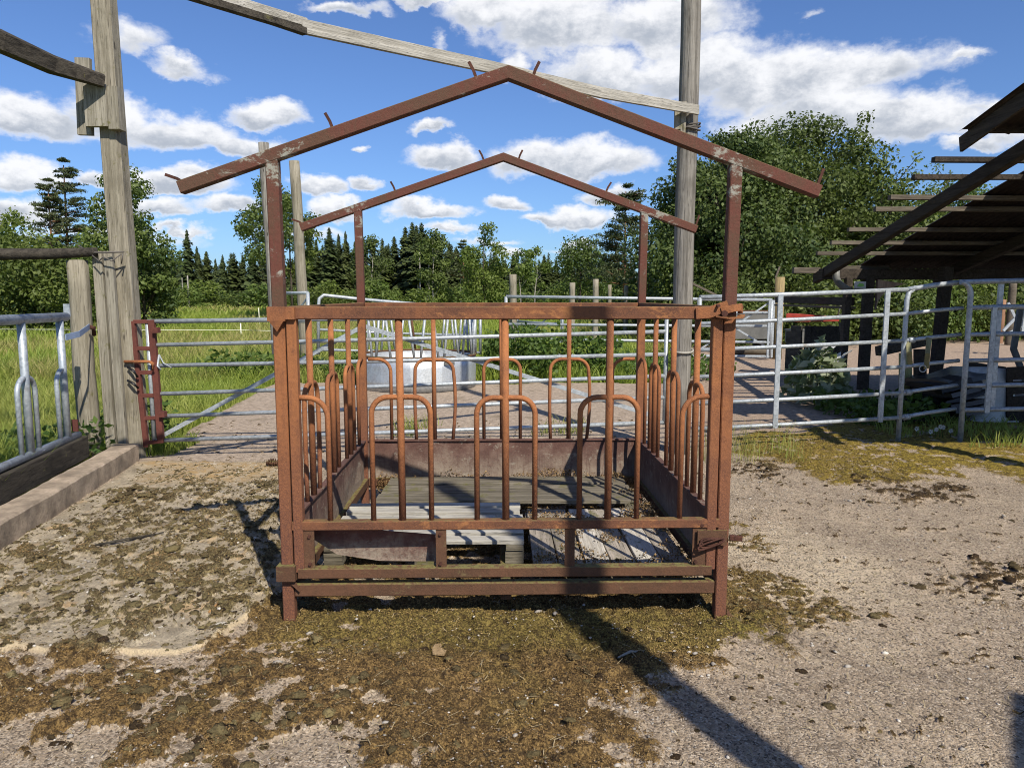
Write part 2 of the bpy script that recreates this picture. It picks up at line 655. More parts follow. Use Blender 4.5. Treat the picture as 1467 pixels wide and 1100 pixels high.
RUST_BAR = mat_rust('rust_orange', (0.30, 0.117, 0.044), (0.135, 0.054, 0.028), zgrad=(0.44, 1.02, (0.105, 0.044, 0.031)), green=0.0)
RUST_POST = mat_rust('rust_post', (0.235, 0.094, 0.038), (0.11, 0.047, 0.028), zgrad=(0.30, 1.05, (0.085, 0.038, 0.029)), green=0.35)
RUST_RAIL = mat_rust('rust_rail', (0.16, 0.066, 0.032), (0.072, 0.034, 0.023), pale=(0.30, 0.13, 0.05), pale_amt=0.9, green=0.5)
RUST_UP = mat_rust('rust_primer', (0.10, 0.036, 0.026), (0.074, 0.046, 0.029), pale=(0.30, 0.31, 0.265), pale_amt=0.45, green=0.8, joints=True)
RUST_LOW = mat_rust('rust_low', (0.098, 0.048, 0.027), (0.060, 0.033, 0.020), pale=(0.14, 0.105, 0.05), pale_amt=0.6, green=0.9)
RUST_LADDER = mat_rust('rust_ladder', (0.115, 0.037, 0.028), (0.068, 0.024, 0.019))
RUST_DARK = mat_rust('rust_dark', (0.075, 0.030, 0.02), (0.03, 0.014, 0.011))
SHEET = mat_rust('painted_sheet', (0.105, 0.054, 0.042), (0.07, 0.038, 0.031), pale=(0.27, 0.24, 0.19), pale_amt=0.75, zgrad=(0.17, 0.46, (0.24, 0.20, 0.155)))
SHEET_GREY = mat_rust('lichened_sheet', (0.13, 0.055, 0.045), (0.085, 0.04, 0.034), pale=(0.36, 0.31, 0.24), pale_amt=0.5, zgrad=(0.20, 0.39, (0.38, 0.325, 0.25)))
GALV = mat_galv('galvanised_steel', (0.30, 0.335, 0.36))
GALV_TUB = mat_galv('galvanised_tub', (0.50, 0.53, 0.55), 0.7)
GALV_BLUE = mat_galv('galvanised_feed_front', (0.30, 0.345, 0.39))
WOOD_POST = mat_wood('weathered_post', (0.33, 0.30, 0.235), (0.16, 0.142, 0.105), moss=0.15)
WOOD_POLE = mat_wood('grey_pole', (0.33, 0.31, 0.275), (0.10, 0.092, 0.08), crack=1.0)
WOOD_PLANK = mat_wood('pale_plank', (0.41, 0.39, 0.345), (0.24, 0.225, 0.19), axis=0)
WOOD_SLUNG = mat_wood('slung_plank_wood', (0.46, 0.44, 0.395), (0.25, 0.235, 0.20), axis=0, turn=math.radians(37))
WOOD_PLANK_V = mat_wood('pale_plank_upright', (0.33, 0.305, 0.25), (0.17, 0.155, 0.12), axis=2, moss=0.15)
WOOD_DARK = mat_wood('dark_timber', (0.085, 0.074, 0.058), (0.022, 0.019, 0.016), axis=1, moss=0.05)
WOOD_SHED = mat_wood('shed_timber', (0.075, 0.06, 0.046), (0.025, 0.02, 0.016), axis=1)
WOOD_BATTEN = mat_wood('batten_timber', (0.17, 0.145, 0.11), (0.07, 0.058, 0.044), axis=0)
PALLET_WHITE = mat_wood('pallet_white', (0.52, 0.50, 0.45), (0.25, 0.235, 0.20), axis=0, moss=0.08)
PALLET_GREY = mat_wood('pallet_grey', (0.22, 0.195, 0.15), (0.085, 0.075, 0.055), axis=0, moss=0.4)
PALLET_PINK = mat_wood('pallet_bleached', (0.40, 0.35, 0.295), (0.19, 0.165, 0.13), axis=1, moss=0.45)
PALLET_BRIGHT = mat_wood('pallet_bright', (0.60, 0.56, 0.49), (0.33, 0.30, 0.25), axis=1, moss=0.12)
BARK = mat_plain('bark', (0.08, 0.065, 0.05), 0.95, 0.5, 6)
BARK_PALE = mat_plain('bark_pale', (0.36, 0.335, 0.30), 0.9, 0.5, 6)
BARK_PINE = mat_plain('bark_pine', (0.25, 0.135, 0.075), 0.9, 0.45, 3)
LEAF_BROAD = mat_leaf('leaf_broad', (0.040, 0.070, 0.018), (0.125, 0.165, 0.040), 0.3)
LEAF_DARK = mat_leaf('leaf_dark', (0.034, 0.060, 0.017), (0.102, 0.138, 0.036), 0.28)
LEAF_LIGHT = mat_leaf('leaf_light', (0.062, 0.11, 0.026), (0.15, 0.20, 0.046), 0.38)
NEEDLE = mat_leaf('needle_spruce', (0.022, 0.038, 0.014), (0.075, 0.098, 0.030), 0.12)
NEEDLE_PINE = mat_leaf('needle_pine', (0.03, 0.048, 0.022), (0.085, 0.105, 0.045), 0.15)
GRASS = mat_leaf('grass_blade', (0.15, 0.215, 0.03), (0.29, 0.345, 0.065), 0.4, 0.0, dry=(0.33, 0.27, 0.115))
WEED = mat_leaf('weed_leaf', (0.04, 0.085, 0.018), (0.105, 0.16, 0.032), 0.35, 0.2)
MOSS = mat_leaf('moss_tuft', (0.045, 0.028, 0.012), (0.32, 0.205, 0.085), 0.10, 0.0, dry=(0.22, 0.20, 0.035))
IRON_GREY = mat_plain('grey_steel', (0.17, 0.17, 0.16), 0.6, 0.35, 5, 0.2)
BLACK_PLASTIC = mat_plain('black_plastic', (0.012, 0.012, 0.014), 0.35, 0.3, 6, spec=0.5)
WHITE_PLASTIC = mat_plain('white_plastic', (0.50, 0.51, 0.50), 0.5, 0.3, 6, spec=0.4)
RED_PAINT = mat_plain('red_paint', (0.50, 0.075, 0.05), 0.6, 0.35, 7)
GREEN_PRINT = mat_plain('green_print', (0.22, 0.48, 0.10), 0.5, 0.1, 8, bumpy=0)
KERB = mat_plain('kerb_concrete', (0.40, 0.32, 0.24), 0.95, 0.6, 6, bumpy=1.0)
BLUE_STRAP = mat_plain('strap_blue', (0.25, 0.33, 0.48), 0.6, 0.2, 9)
STRAP_OLD = mat_plain('strap_faded', (0.22, 0.21, 0.11), 0.85, 0.4, 20)
WIRE_MAT = mat_plain('wire', (0.10, 0.09, 0.08), 0.6, 0.2, 9, bumpy=0)
FENCE_TAPE = mat_plain('fence_tape', (0.70, 0.70, 0.55), 0.6, 0.1, 9, bumpy=0)
ROOF_SHEET = mat_plain('corrugated_sheet', (0.045, 0.034, 0.029), 0.75, 0.5, 4, 0.2)
# ------------------------------------------------------------------ ground: one sheet out to the horizon, worked finely near the yard
def kerb_x(Y):
    return -3.057 - (Y - 4.27) * 0.160


def slab_edge(Y):
    return -3.56 - 0.107 * (Y - 7.36)


def axis_vals(fine0, fine1, step, lo, hi, g):
    a = list(np.arange(fine0, fine1, step))
    s, x = step, a[-1]
    up = []
    while x < hi:
        s = min(s * g, 40)
        x += s
        up.append(x)
    s, x = step, a[0]
    dn = []
    while x > lo:
        s = min(s * g, 40)
        x -= s
        dn.append(x)
    return np.array(dn[::-1] + a + up)


gx = axis_vals(-3.2, 3.6, 0.0095, -700, 700, 1.045)
ys, y_, st = [], 1.75, 0.008
while y_ < 3.6:
    ys.append(y_)
    y_ += st
while y_ < 800:
    ys.append(y_)
    st = min(st * (1.012 if y_ < 13 else 1.08), 40)
    y_ += st
lo_, s_ = 1.75, 0.02
dn_ = []
while lo_ > -60:
    s_ *= 1.2
    lo_ -= s_
    dn_.append(lo_)
gy = np.array(dn_[::-1] + ys)
GX, GY = np.meshgrid(gx, gy)
gpoly = lambda pts: [tuple(G(a, b)[:2]) for a, b in pts]
near = (np.abs(GX) < 12) & (GY > -3) & (GY < 16)


def region(pts, soft, nscale, namp, seed):
    """0..1 membership of a ground region with a ragged edge"""
    out = np.zeros(GX.shape)
    x, y = GX[near], GY[near]
    d = poly_sd(x, y, pts) + (fbm(x * nscale, y * nscale, seed, 5) - 0.5) * namp
    out[near] = sstep(-soft, soft, d)
    return out


FG_MOSS = gpoly([(-260, 905), (0, 912), (110, 938), (300, 945), (420, 850), (1010, 845), (1075, 862), (1130, 900), (1000, 960), (950, 1010), (900, 1080), (900, 1130),
                 (520, 1130), (470, 1060), (300, 1130), (90, 1130), (180, 1050), (60, 1050), (-260, 1060)])
SLAB_L = [(-3.6, 2.95)] + gpoly([(0, 929), (120, 936), (250, 938), (300, 926), (322, 903), (430, 850), (430, 664), (204, 662), (0, 792)]) + [(-3.2, 3.6)]
SLAB_MOSS = [(-3.6, 3.1)] + gpoly([(0, 900), (200, 915), (330, 900), (425, 880), (425, 690), (300, 695), (170, 705), (60, 780)]) + [(-3.3, 3.6)]
ORANGE = gpoly([(215, 664), (405, 662), (405, 690), (330, 692), (225, 700)])
YMOSS = gpoly([(1045, 650), (1090, 622), (1180, 606), (1290, 592), (1467, 580), (1700, 575), (1700, 730), (1467, 690), (1380, 672), (1300, 690), (1200, 690), (1120, 668)])
R_MOSS = gpoly([(1035, 815), (1100, 815), (1180, 850), (1260, 878), (1180, 885), (1120, 920), (1030, 900)])
R_MOSS2 = gpoly([(1045, 748), (1080, 752), (1120, 775), (1090, 790), (1045, 785)])
SANDY = gpoly([(1045, 780), (1130, 760), (1250, 800), (1290, 850), (1220, 900), (1080, 850), (1045, 830)])
CUSH = [gpoly([(1215, 680), (1330, 690), (1400, 700), (1360, 722), (1260, 718)]), gpoly([(1390, 800), (1480, 800), (1480, 870), (1350, 850)]), gpoly([(1050, 655), (1130, 660), (1110, 690), (1050, 680)])]
UNDER = [(-1.1, 3.2), (1.0, 3.2), (0.95, 5.35), (-1.1, 5.35)]

x, y = GX, GY
fg = region(FG_MOSS, 0.12, 5.0, 0.6, 3)
slab = region(SLAB_L, 0.012, 3.0, 0.05, 5)
edge = np.zeros(GX.shape)
_d = poly_sd(GX[near], GY[near], SLAB_L) + (fbm(GX[near] * 3, GY[near] * 3, 5, 5) - 0.5) * 0.05
edge[near] = np.exp(-(_d / 0.018) ** 2) * (GY[near] < 3.75) * (0.4 + 0.9 * fbm(GX[near] * 12, GY[near] * 12, 6, 3))
smoss = region(SLAB_MOSS, 0.12, 4.0, 0.5, 7)
orange = region(ORANGE, 0.15, 4.0, 0.4, 9)
ymoss = region(YMOSS, 0.15, 2.2, 0.9, 13)
rmoss = np.maximum(region(R_MOSS, 0.06, 6.0, 0.35, 15), region(R_MOSS2, 0.05, 7.0, 0.25, 16))
sandy = region(SANDY, 0.25, 3.0, 0.6, 17)
cush = np.maximum.reduce([region(c, 0.2, 4.0, 0.3, 19 + i) for i, c in enumerate(CUSH)])
under = region(UNDER, 0.1, 4.0, 0.2, 23)

clump = np.zeros(GX.shape)
clump[near] = fbm(x[near] * 9, y[near] * 11, 31, 5, 0.6)
clump2 = np.zeros(GX.shape)
clump2[near] = fbm(x[near] * 26, y[near] * 30, 37, 4, 0.6)
ridge = np.zeros(GX.shape)
ridge[near] = fbm((x[near] * 0.75 - y[near] * 0.66) * 4.5, (x[near] * 0.66 + y[near] * 0.75) * 13, 41, 5, 0.6)
fine = np.zeros(GX.shape)
fine[near] = fbm(x[near] * 60, y[near] * 60, 43, 3, 0.7)

lump = np.zeros(GX.shape)
lump[near] = fbm(x[near] * 13, y[near] * 13, 33, 4, 0.55)
cov = 0.10 * sstep(-1.1, 0.0, GX) + 0.07 * sstep(2.75, 3.05, GY) - 0.05
m_fg = fg * sstep(0.46, 0.55, clump * 0.30 + lump * 0.55 + clump2 * 0.15 + cov + 0.22 * (fg - 0.6))
groove = np.zeros(GX.shape)
groove[near] = sstep(0.80, 0.97, np.abs(np.sin((x[near] + 0.10 * fbm(x[near] * 2, y[near] * 2, 81, 3)) * math.pi / 0.30)))
m_sl = smoss * sstep(0.515, 0.60, ridge * 0.45 + clump2 * 0.30 + lump * 0.25 + 0.05 * groove)
m_cu = cush * sstep(0.53, 0.585, clump * 0.45 + clump2 * 0.55)
m_spk = sstep(0.655, 0.70, clump * 0.35 + clump2 * 0.65) * (GY < 9) * near * 0.9
m_rm = rmoss * sstep(0.42, 0.58, clump * 0.5 + clump2 * 0.5)
m_ym = ymoss * sstep(0.36, 0.50, clump * 0.6 + clump2 * 0.4)
m_un = under * sstep(0.40, 0.55, clump)
moss_m = np.clip(np.maximum.reduce([m_fg, m_sl, m_cu, m_rm, m_ym, m_un, m_spk]), 0, 1)
dark_m = np.clip(np.maximum(m_cu, m_spk) * 0.9 + 0.55 * m_sl * sstep(0.45, 0.6, clump), 0, 1)
yel = np.clip(ymoss * (0.65 + 0.5 * (clump - 0.5)), 0, 1)
greenish = np.zeros(GX.shape)
gn = fbm(x[near] * 3.2, y[near] * 3.2, 53, 4)
band = sstep(2.85, 3.1, y[near]) * sstep(3.55, 3.3, y[near]) * sstep(-1.3, -0.8, x[near]) * sstep(1.35, 0.9, x[near])
greenish[near] = np.clip(band * 0.7 + sstep(0.58, 0.74, gn) * 0.25 + m_rm[near] * 0.4, 0, 1)

grass_m = np.zeros(GX.shape)
leftside = (GY < 6.95) & (GX < kerb_x(GY) - 0.38)
mead_l = (GY >= 6.95) & (GX < slab_edge(GY) + 0.25 * (fbm(x * 1.3, y * 1.3, 61, 3) - 0.5))
back = (GY > 13.0 + 1.0 * (fbm(x * 0.8, y * 0.8, 62, 3) - 0.5)) & (GX < 0.235 * GY + 1.0 * (fbm(x * 0.7, y * 0.7, 63, 3) - 0.5))
far = GY > 34
grass_m[leftside | mead_l | back | far] = 1.0
grass_m[(GX > 0.9 * np.maximum(GY, 0) + 14)] = 1.0
backslab = ((GY > 6.72) & (GY < 13.3) & (GX > -6) & (GX < 2.3)).astype(float) * (1 - grass_m)
yard = ((GY > 8) & (GX > 2.3)).astype(float) * (1 - grass_m)

Z = np.zeros(GX.shape)
Z += 0.010 * (fbm(x * 0.9, y * 0.9, 71, 3) - 0.5) * near
Z += slab * 0.018
Z += near * (fine - 0.5) * 0.006
Z += near * (clump - 0.5) * 0.008
Z += moss_m * (0.004 + 0.020 * np.clip(clump2 - 0.25, 0, 1) + 0.012 * (fine - 0.3))
Z += m_cu * 0.010 + m_sl * 0.008 - slab * groove * 0.007 + edge * 0.008
Z += m_fg * 0.022 * sstep(0.42, 0.62, lump) + m_sl * 0.012 * sstep(0.45, 0.6, lump)
Z += ymoss * m_ym * 0.010
Z[grass_m > 0.5] -= 0.03
Z += grass_m * (~near) * 0.25 * (fbm(x * 0.05, y * 0.05, 77, 3) - 0.5)

ny, nx = GX.shape
idx = np.arange(ny * nx).reshape(ny, nx)
Fq = np.stack([idx[:-1, :-1].ravel(), idx[:-1, 1:].ravel(), idx[1:, 1:].ravel(), idx[1:, :-1].ravel()], 1)


def mat_ground():
    m, nt, b = new_mat('yard_ground')
    at = lambda n: (setattr(a := nt.nodes.new('ShaderNodeAttribute'), 'attribute_name', n), a.outputs['Fac'])[1]
    co = tc(nt)
    n_a = NOISE(nt, co, 1.7, 6, 0.65)
    n_b = NOISE(nt, co, 14.0, 6, 0.7)
    n_c = NOISE(nt, co, 95.0, 4, 0.7)
    n_d = NOISE(nt, co, 330.0, 2, 0.6)
    vo = nt.nodes.new('ShaderNodeTexVoronoi')
    vo.inputs['Scale'].default_value = 120
    nt.links.new(co, vo.inputs['Vector'])
    sc = nt.nodes.new('ShaderNodeSeparateColor')
    nt.links.new(vo.outputs['Color'], sc.inputs[0])
    # worn concrete with exposed aggregate
    n_p = NOISE(nt, co, 4.2, 6, 0.7)
    c = MIX(nt, MR(nt, n_a.outputs[0], 0.36, 0.66), (0.44, 0.345, 0.245), (0.32, 0.25, 0.18))
    c = MIX(nt, MR(nt, n_p.outputs[0], 0.50, 0.72, 0, 0.65), c, (0.53, 0.43, 0.30))
    c = MIX(nt, MR(nt, n_p.outputs[0], 0.46, 0.30, 0, 0.55), c, (0.20, 0.155, 0.112))
    c = MIX(nt, MR(nt, n_b.outputs[0], 0.50, 0.70, 0, 0.8), c, (0.17, 0.132, 0.094))
    c = MIX(nt, M_(nt, 'MULTIPLY', at('sandy'), MR(nt, n_b.outputs[0], 0.65, 0.35, 0.35, 1.0)), c, (0.62, 0.51, 0.355))
    c = MIX(nt, MR(nt, sc.outputs[0], 0.55, 1.0, 0, 0.75, False), c, (0.60, 0.51, 0.40))
    c = MIX(nt, MR(nt, sc.outputs[1], 0.58, 1.0, 0, 0.9, False), c, (0.085, 0.066, 0.05))
    c = MIX(nt, MR(nt, n_c.outputs[0], 0.55, 0.78, 0, 0.8), c, (0.14, 0.11, 0.08))
    # the slab by the kerb: tan and grey lichen
    t = MIX(nt, MR(nt, n_b.outputs[0], 0.36, 0.62), (0.49, 0.415, 0.30), (0.30, 0.25, 0.18))
    t = MIX(nt, MR(nt, n_p.outputs[0], 0.56, 0.66, 0, 0.75), t, (0.46, 0.315, 0.165))
    t = MIX(nt, MR(nt, n_p.outputs[0], 0.47, 0.36, 0, 0.7), t, (0.25, 0.205, 0.15))
    t = MIX(nt, MR(nt, n_c.outputs[0], 0.52, 0.72, 0, 0.75), t, (0.15, 0.122, 0.082))
    n_w = NOISE(nt, co, 6.5, 7, 0.75)
    t = MIX(nt, MR(nt, n_w.outputs[0], 0.615, 0.65, 0, 0.95), t, (0.70, 0.66, 0.57))
    c = MIX(nt, at('slab'), c, t)
    c = MIX(nt, M_(nt, 'MULTIPLY', at('edge'), 0.9), c, (0.62, 0.50, 0.32))
    c = MIX(nt, M_(nt, 'MULTIPLY', at('orange'), MR(nt, n_b.outputs[0], 0.38, 0.62, 0.2, 0.8)), c, (0.44, 0.29, 0.125))
    # poured floor beyond the gates and the dirt of the far yard
    bs = MIX(nt, MR(nt, n_b.outputs[0], 0.38, 0.66), (0.46, 0.37, 0.285), (0.28, 0.22, 0.165))
    bs = MIX(nt, MR(nt, n_a.outputs[0], 0.55, 0.72, 0, 0.6), bs, (0.16, 0.125, 0.075))
    c = MIX(nt, at('backslab'), c, bs)
    yd = MIX(nt, MR(nt, n_b.outputs[0], 0.38, 0.66), (0.42, 0.32, 0.24), (0.26, 0.195, 0.145))
    c = MIX(nt, at('yard'), c, yd)
    # moss
    fr = MR(nt, n_c.outputs[0], 0.36, 0.64)
    mo = MIX(nt, fr, (0.055, 0.033, 0.015), (0.285, 0.185, 0.072))
    mo = MIX(nt, M_(nt, 'MULTIPLY', at('green'), 0.8), mo, MIX(nt, fr, (0.055, 0.048, 0.014), (0.245, 0.205, 0.05)))
    mo = MIX(nt, at('yellow'), mo, MIX(nt, fr, (0.14, 0.098, 0.015), (0.40, 0.315, 0.04)))
    mo = MIX(nt, at('dark'), mo, MIX(nt, fr, (0.024, 0.015, 0.010), (0.075, 0.052, 0.028)))
    mo = MIX(nt, M_(nt, 'MULTIPLY', at('slab'), 0.85), mo, MIX(nt, fr, (0.075, 0.058, 0.03), (0.29, 0.235, 0.12)))
    n_e = NOISE(nt, co, 32.0, 5, 0.65)
    mo = MIX(nt, MR(nt, n_e.outputs[0], 0.46, 0.62, 0, 0.7), mo, (0.038, 0.024, 0.012))
    mm = at('moss')
    mf = MR(nt, M_(nt, 'ADD', mm, M_(nt, 'MULTIPLY', M_(nt, 'SUBTRACT', n_c.outputs[0], 0.5), 1.5)), 0.36, 0.60)
    c = MIX(nt, mf, c, mo)
    # meadow soil under the grass
    gr = MIX(nt, MR(nt, n_a.outputs[0], 0.35, 0.65), (0.16, 0.21, 0.03), (0.27, 0.29, 0.065))
    gr = MIX(nt, MR(nt, n_b.outputs[0], 0.5, 0.75, 0, 0.5), gr, (0.07, 0.10, 0.02))
    c = MIX(nt, at('grass'), c, gr)
    setc(nt, b, c)
    b.inputs['Roughness'].default_value = 0.95
    b.inputs['Specular IOR Level'].default_value = 0.15
    h = M_(nt, 'ADD', M_(nt, 'MULTIPLY', n_c.outputs[0], 1.0), M_(nt, 'MULTIPLY', n_d.outputs[0], 0.45))
    h = M_(nt, 'ADD', h, M_(nt, 'MULTIPLY', vo.outputs['Distance'], -0.5))
    bump(nt, b, h, 1.0, 0.013)
    return m


GROUND = mat_ground()
me = np_mesh('ground', np.stack([GX.ravel(), GY.ravel(), Z.ravel()], 1), Fq, GROUND, True,
             {'moss': moss_m.ravel(), 'dark': dark_m.ravel(), 'green': greenish.ravel(), 'yellow': yel.ravel(), 'sandy': sandy.ravel(), 'slab': slab.ravel(), 'edge': np.clip(edge, 0, 1).ravel(),
              'orange': orange.ravel(), 'grass': grass_m.ravel(), 'backslab': backslab.ravel(), 'yard': yard.ravel()})
np_obj('ground', me, kind='structure')


def lookup(arr, X, Y):
    i = np.clip(np.searchsorted(gy, Y), 0, ny - 1)
    j = np.clip(np.searchsorted(gx, X), 0, nx - 1)
    return arr[i, j]


def ground_z(X, Y):
    return float(lookup(Z, np.array([X]), np.array([Y]))[0])


# moss fuzz: small pointed shoots standing on the moss
def shoots(name, X, Y, z, h, w, lean, mat, tone, dry, kind='stuff', seg=1):
    n = len(X)
    a = RNG.uniform(0, 2 * np.pi, n)
    dx, dy = np.cos(a) * w / 2, np.sin(a) * w / 2
    la = RNG.uniform(0, 2 * np.pi, n)
    lx, ly = np.cos(la) * lean * h, np.sin(la) * lean * h
    if seg == 1:
        V = np.empty((n, 3, 3))
        V[:, 0] = np.stack([X - dx, Y - dy, z - 0.002], 1)
        V[:, 1] = np.stack([X + dx, Y + dy, z - 0.002], 1)
        V[:, 2] = np.stack([X + lx, Y + ly, z + h], 1)
        Fs = np.arange(n * 3).reshape(n, 3)
        k = 3
    else:
        V = np.empty((n, 5, 3))
        V[:, 0] = np.stack([X - dx, Y - dy, z - 0.01], 1)
        V[:, 1] = np.stack([X + dx, Y + dy, z - 0.01], 1)
        V[:, 2] = np.stack([X + dx * 0.75 + lx * 0.35, Y + dy * 0.75 + ly * 0.35, z + h * 0.6], 1)
        V[:, 3] = np.stack([X - dx * 0.75 + lx * 0.35, Y - dy * 0.75 + ly * 0.35, z + h * 0.6], 1)
        V[:, 4] = np.stack([X + lx, Y + ly, z + h], 1)
        base = np.arange(n)[:, None] * 5
        Fs = np.concatenate([base + np.array([[0, 1, 2]]), base + np.array([[0, 2, 3]]), base + np.array([[3, 2, 4]])])
        k = 5
    me_ = np_mesh(name, V.reshape(-1, 3), Fs, mat, False, {'tone': np.repeat(tone, k), 'dry': np.repeat(dry, k)})
    return np_obj(name, me_, kind=kind)


def leaf_cloud(name, C, size, mat, up_bias, tone, kind=None, as_mesh=False, axis_n=None, aspect=0.62, dry=None):
    """one small four-cornered leaf blade at every centre"""
    k = len(C)
    nrm = RNG.normal(0, 1, (k, 3))
    if axis_n is not None:
        nrm = nrm * 0.75 + axis_n * 1.0
    nrm[:, 2] = nrm[:, 2] + up_bias * 1.5
    nrm /= np.linalg.norm(nrm, axis=1)[:, None] + 1e-9
    t = np.cross(nrm, RNG.normal(0, 1, (k, 3)))
    t /= np.linalg.norm(t, axis=1)[:, None] + 1e-9
    bta = np.cross(nrm, t)
    s = np.broadcast_to(np.asarray(size, float), (k,))[:, None] * RNG.uniform(0.6, 1.35, k)[:, None]
    fold = nrm * s * 0.12
    V = np.stack([C - t * s, C + bta * s * aspect - fold, C + t * s, C - bta * s * aspect - fold], 1)
    Fs = np.arange(k * 4).reshape(k, 4)
    at_ = {'tone': np.repeat(tone, 4)}
    if dry is not None:
        at_['dry'] = np.repeat(dry, 4)
    me_ = np_mesh(name, V.reshape(-1, 3), Fs, mat, False, at_)
    if as_mesh:
        return me_
    return np_obj(name, me_, kind=kind)


n = 620000
X = RNG.uniform(-3.0, 3.4, n)
Y = 1.8 + (RNG.uniform(0, 1, n) ** 1.6) * 6.0
mv = lookup(moss_m, X, Y)
keep = RNG.uniform(0, 1, n) < mv * np.where(Y > 4.5, 0.7, 0.95)
X, Y = X[keep][:230000], Y[keep][:230000]
mk = len(X)
yv, dv, gv, sv = lookup(yel, X, Y), lookup(dark_m, X, Y), lookup(greenish, X, Y), lookup(slab, X, Y)
tone = np.clip(RNG.normal(0.34, 0.24, mk) + 1.6 * (fbm(X * 6, Y * 6, 57, 4) - 0.47) + 0.25 * gv + 0.4 * yv - 0.4 * dv, 0, 1)
C_ = np.stack([X, Y, lookup(Z, X, Y) + RNG.uniform(0.0, 0.008, mk)], 1)
leaf_cloud('moss', C_, (0.0026 + 0.0004 * (Y - 1.8)) * RNG.uniform(0.7, 1.5, mk), MOSS, 0.35, tone, kind='stuff', aspect=0.55, dry=np.clip((gv * 0.7 + yv * 0.8) * RNG.uniform(0.0, 1, mk), 0, 1))

# cushions and crumbs of moss and dirt lying on the concrete
def cushions(n, xr, yr, dens, smu, ssig, smax, flat, tone_mu, name='moss_crumbs', stretch=1.0, fuzz=0):
    X = RNG.uniform(*xr, n)
    Y = RNG.uniform(*yr, n)
    kp = RNG.uniform(0, 1, n) < dens(X, Y)
    X, Y = X[kp], Y[kp]
    k = len(X)
    m, rg_ = 8, 3
    base = [(math.cos(2 * math.pi * j / m) * math.cos(e), math.sin(2 * math.pi * j / m) * math.cos(e), math.sin(e)) for e in (-.25, .35, .85) for j in range(m)] + [(0, 0, 1)]
    base = np.array(base)
    fc = []
    for r_ in range(rg_ - 1):
        for j in range(m):
            a, b_, c_, d_ = r_ * m + j, r_ * m + (j + 1) % m, (r_ + 1) * m + (j + 1) % m, (r_ + 1) * m + j
            fc += [(a, b_, c_), (a, c_, d_)]
    fc += [((rg_ - 1) * m + j, (rg_ - 1) * m + (j + 1) % m, rg_ * m) for j in range(m)]
    fc = np.array(fc)
    sz = RNG.lognormal(math.log(smu), ssig, k).clip(0.005, smax)
    V = base[None] * RNG.uniform(0.55, 1.35, (k, len(base), 1))
    V = V * np.stack([RNG.uniform(.7, 1.3, k), RNG.uniform(.7, 1.3, k) * stretch, flat * RNG.uniform(.6, 1.3, k)], 1)[:, None]
    a = RNG.uniform(-.5, .5, k)[:, None] if stretch > 1 else RNG.uniform(0, 6.28, k)[:, None]
    V = np.stack([V[..., 0] * np.cos(a) - V[..., 1] * np.sin(a), V[..., 0] * np.sin(a) + V[..., 1] * np.cos(a), V[..., 2]], -1) * sz[:, None, None]
    V = V + np.stack([X, Y, lookup(Z, X, Y)], 1)[:, None]
    tn = np.clip(RNG.normal(tone_mu, .22, k), 0, 1)
    if fuzz:
        q = np.repeat(np.arange(k), fuzz)
        d = RNG.normal(0, 1, (len(q), 3))
        d[:, 2] = np.abs(d[:, 2])
        d /= np.linalg.norm(d, axis=1)[:, None]
        Cq = np.stack([X[q], Y[q], lookup(Z, X[q], Y[q])], 1) + d * sz[q][:, None] * RNG.uniform(.75, 1.25, (len(q), 1)) * np.array([1.1, 1.1 * (1 + (stretch - 1) * .6), flat])
        leaf_cloud(name, Cq, 0.0026 + 0.00045 * (Cq[:, 1] - 1.8), MOSS, 0.5, np.clip(tn[q] * .8 + RNG.normal(0, .18, len(q)), 0, 1), kind='stuff', aspect=.55, dry=np.zeros(len(q)))
    Fs = (np.arange(k)[:, None, None] * len(base) + fc[None]).reshape(-1, 3)
    np_obj(name, np_mesh(name, V.reshape(-1, 3), Fs, MOSS_LUMP, True, {'tone': np.repeat(tn, len(base))}), kind='stuff')


MOSS_LUMP, _nt, _b = new_mat('moss_lump')
_at = _nt.nodes.new('ShaderNodeAttribute')
_at.attribute_name = 'tone'
_n = NOISE(_nt, tc(_nt), 130.0, 4, 0.7)
_c = MIX(_nt, _at.outputs['Fac'], (0.034, 0.022, 0.013), (0.22, 0.18, 0.085))
_c = MIX(_nt, MR(_nt, _n.outputs[0], 0.45, 0.7, 0, 0.8), _c, (0.03, 0.02, 0.012))
_c = MIX(_nt, MR(_nt, _n.outputs[0], 0.45, 0.3, 0, 0.6), _c, (0.26, 0.20, 0.10))
setc(_nt, _b, _c)
_b.inputs['Roughness'].default_value = 0.95
_b.inputs['Specular IOR Level'].default_value = 0.1
bump(_nt, _b, _n.outputs[0], 1.0, 0.01)
cushions(17000, (-3.2, -0.95), (3.0, 6.5), lambda X, Y: lookup(smoss, X, Y) * np.clip((fbm(X * 5, Y * 3.2, 151, 4) - 0.43) * 3.0 + lookup(groove, X, Y) * .30, 0.03, 1) * 0.5, 0.0105, 0.5, 0.034, 0.42, 0.6, stretch=1.5, fuzz=10)
cushions(30000, (-3.2, -0.95), (2.95, 6.5), lambda X, Y: lookup(slab, X, Y) * np.clip((fbm(X * 7, Y * 4.5, 155, 4) - 0.40) * 3.0, 0.05, 1) * 0.6, 0.0062, 0.4, 0.014, 0.45, 0.5, stretch=1.4)
cushions(5200, (-2.4, 0.3), (1.85, 3.1), lambda X, Y: lookup(fg, X, Y) * (0.12 + 0.4 * (fbm(X * 4, Y * 4, 152, 3) > .52)) * (1 - .7 * sstep(-.9, .1, X)), 0.011, 0.5, 0.030, 0.5, 0.42, fuzz=40)
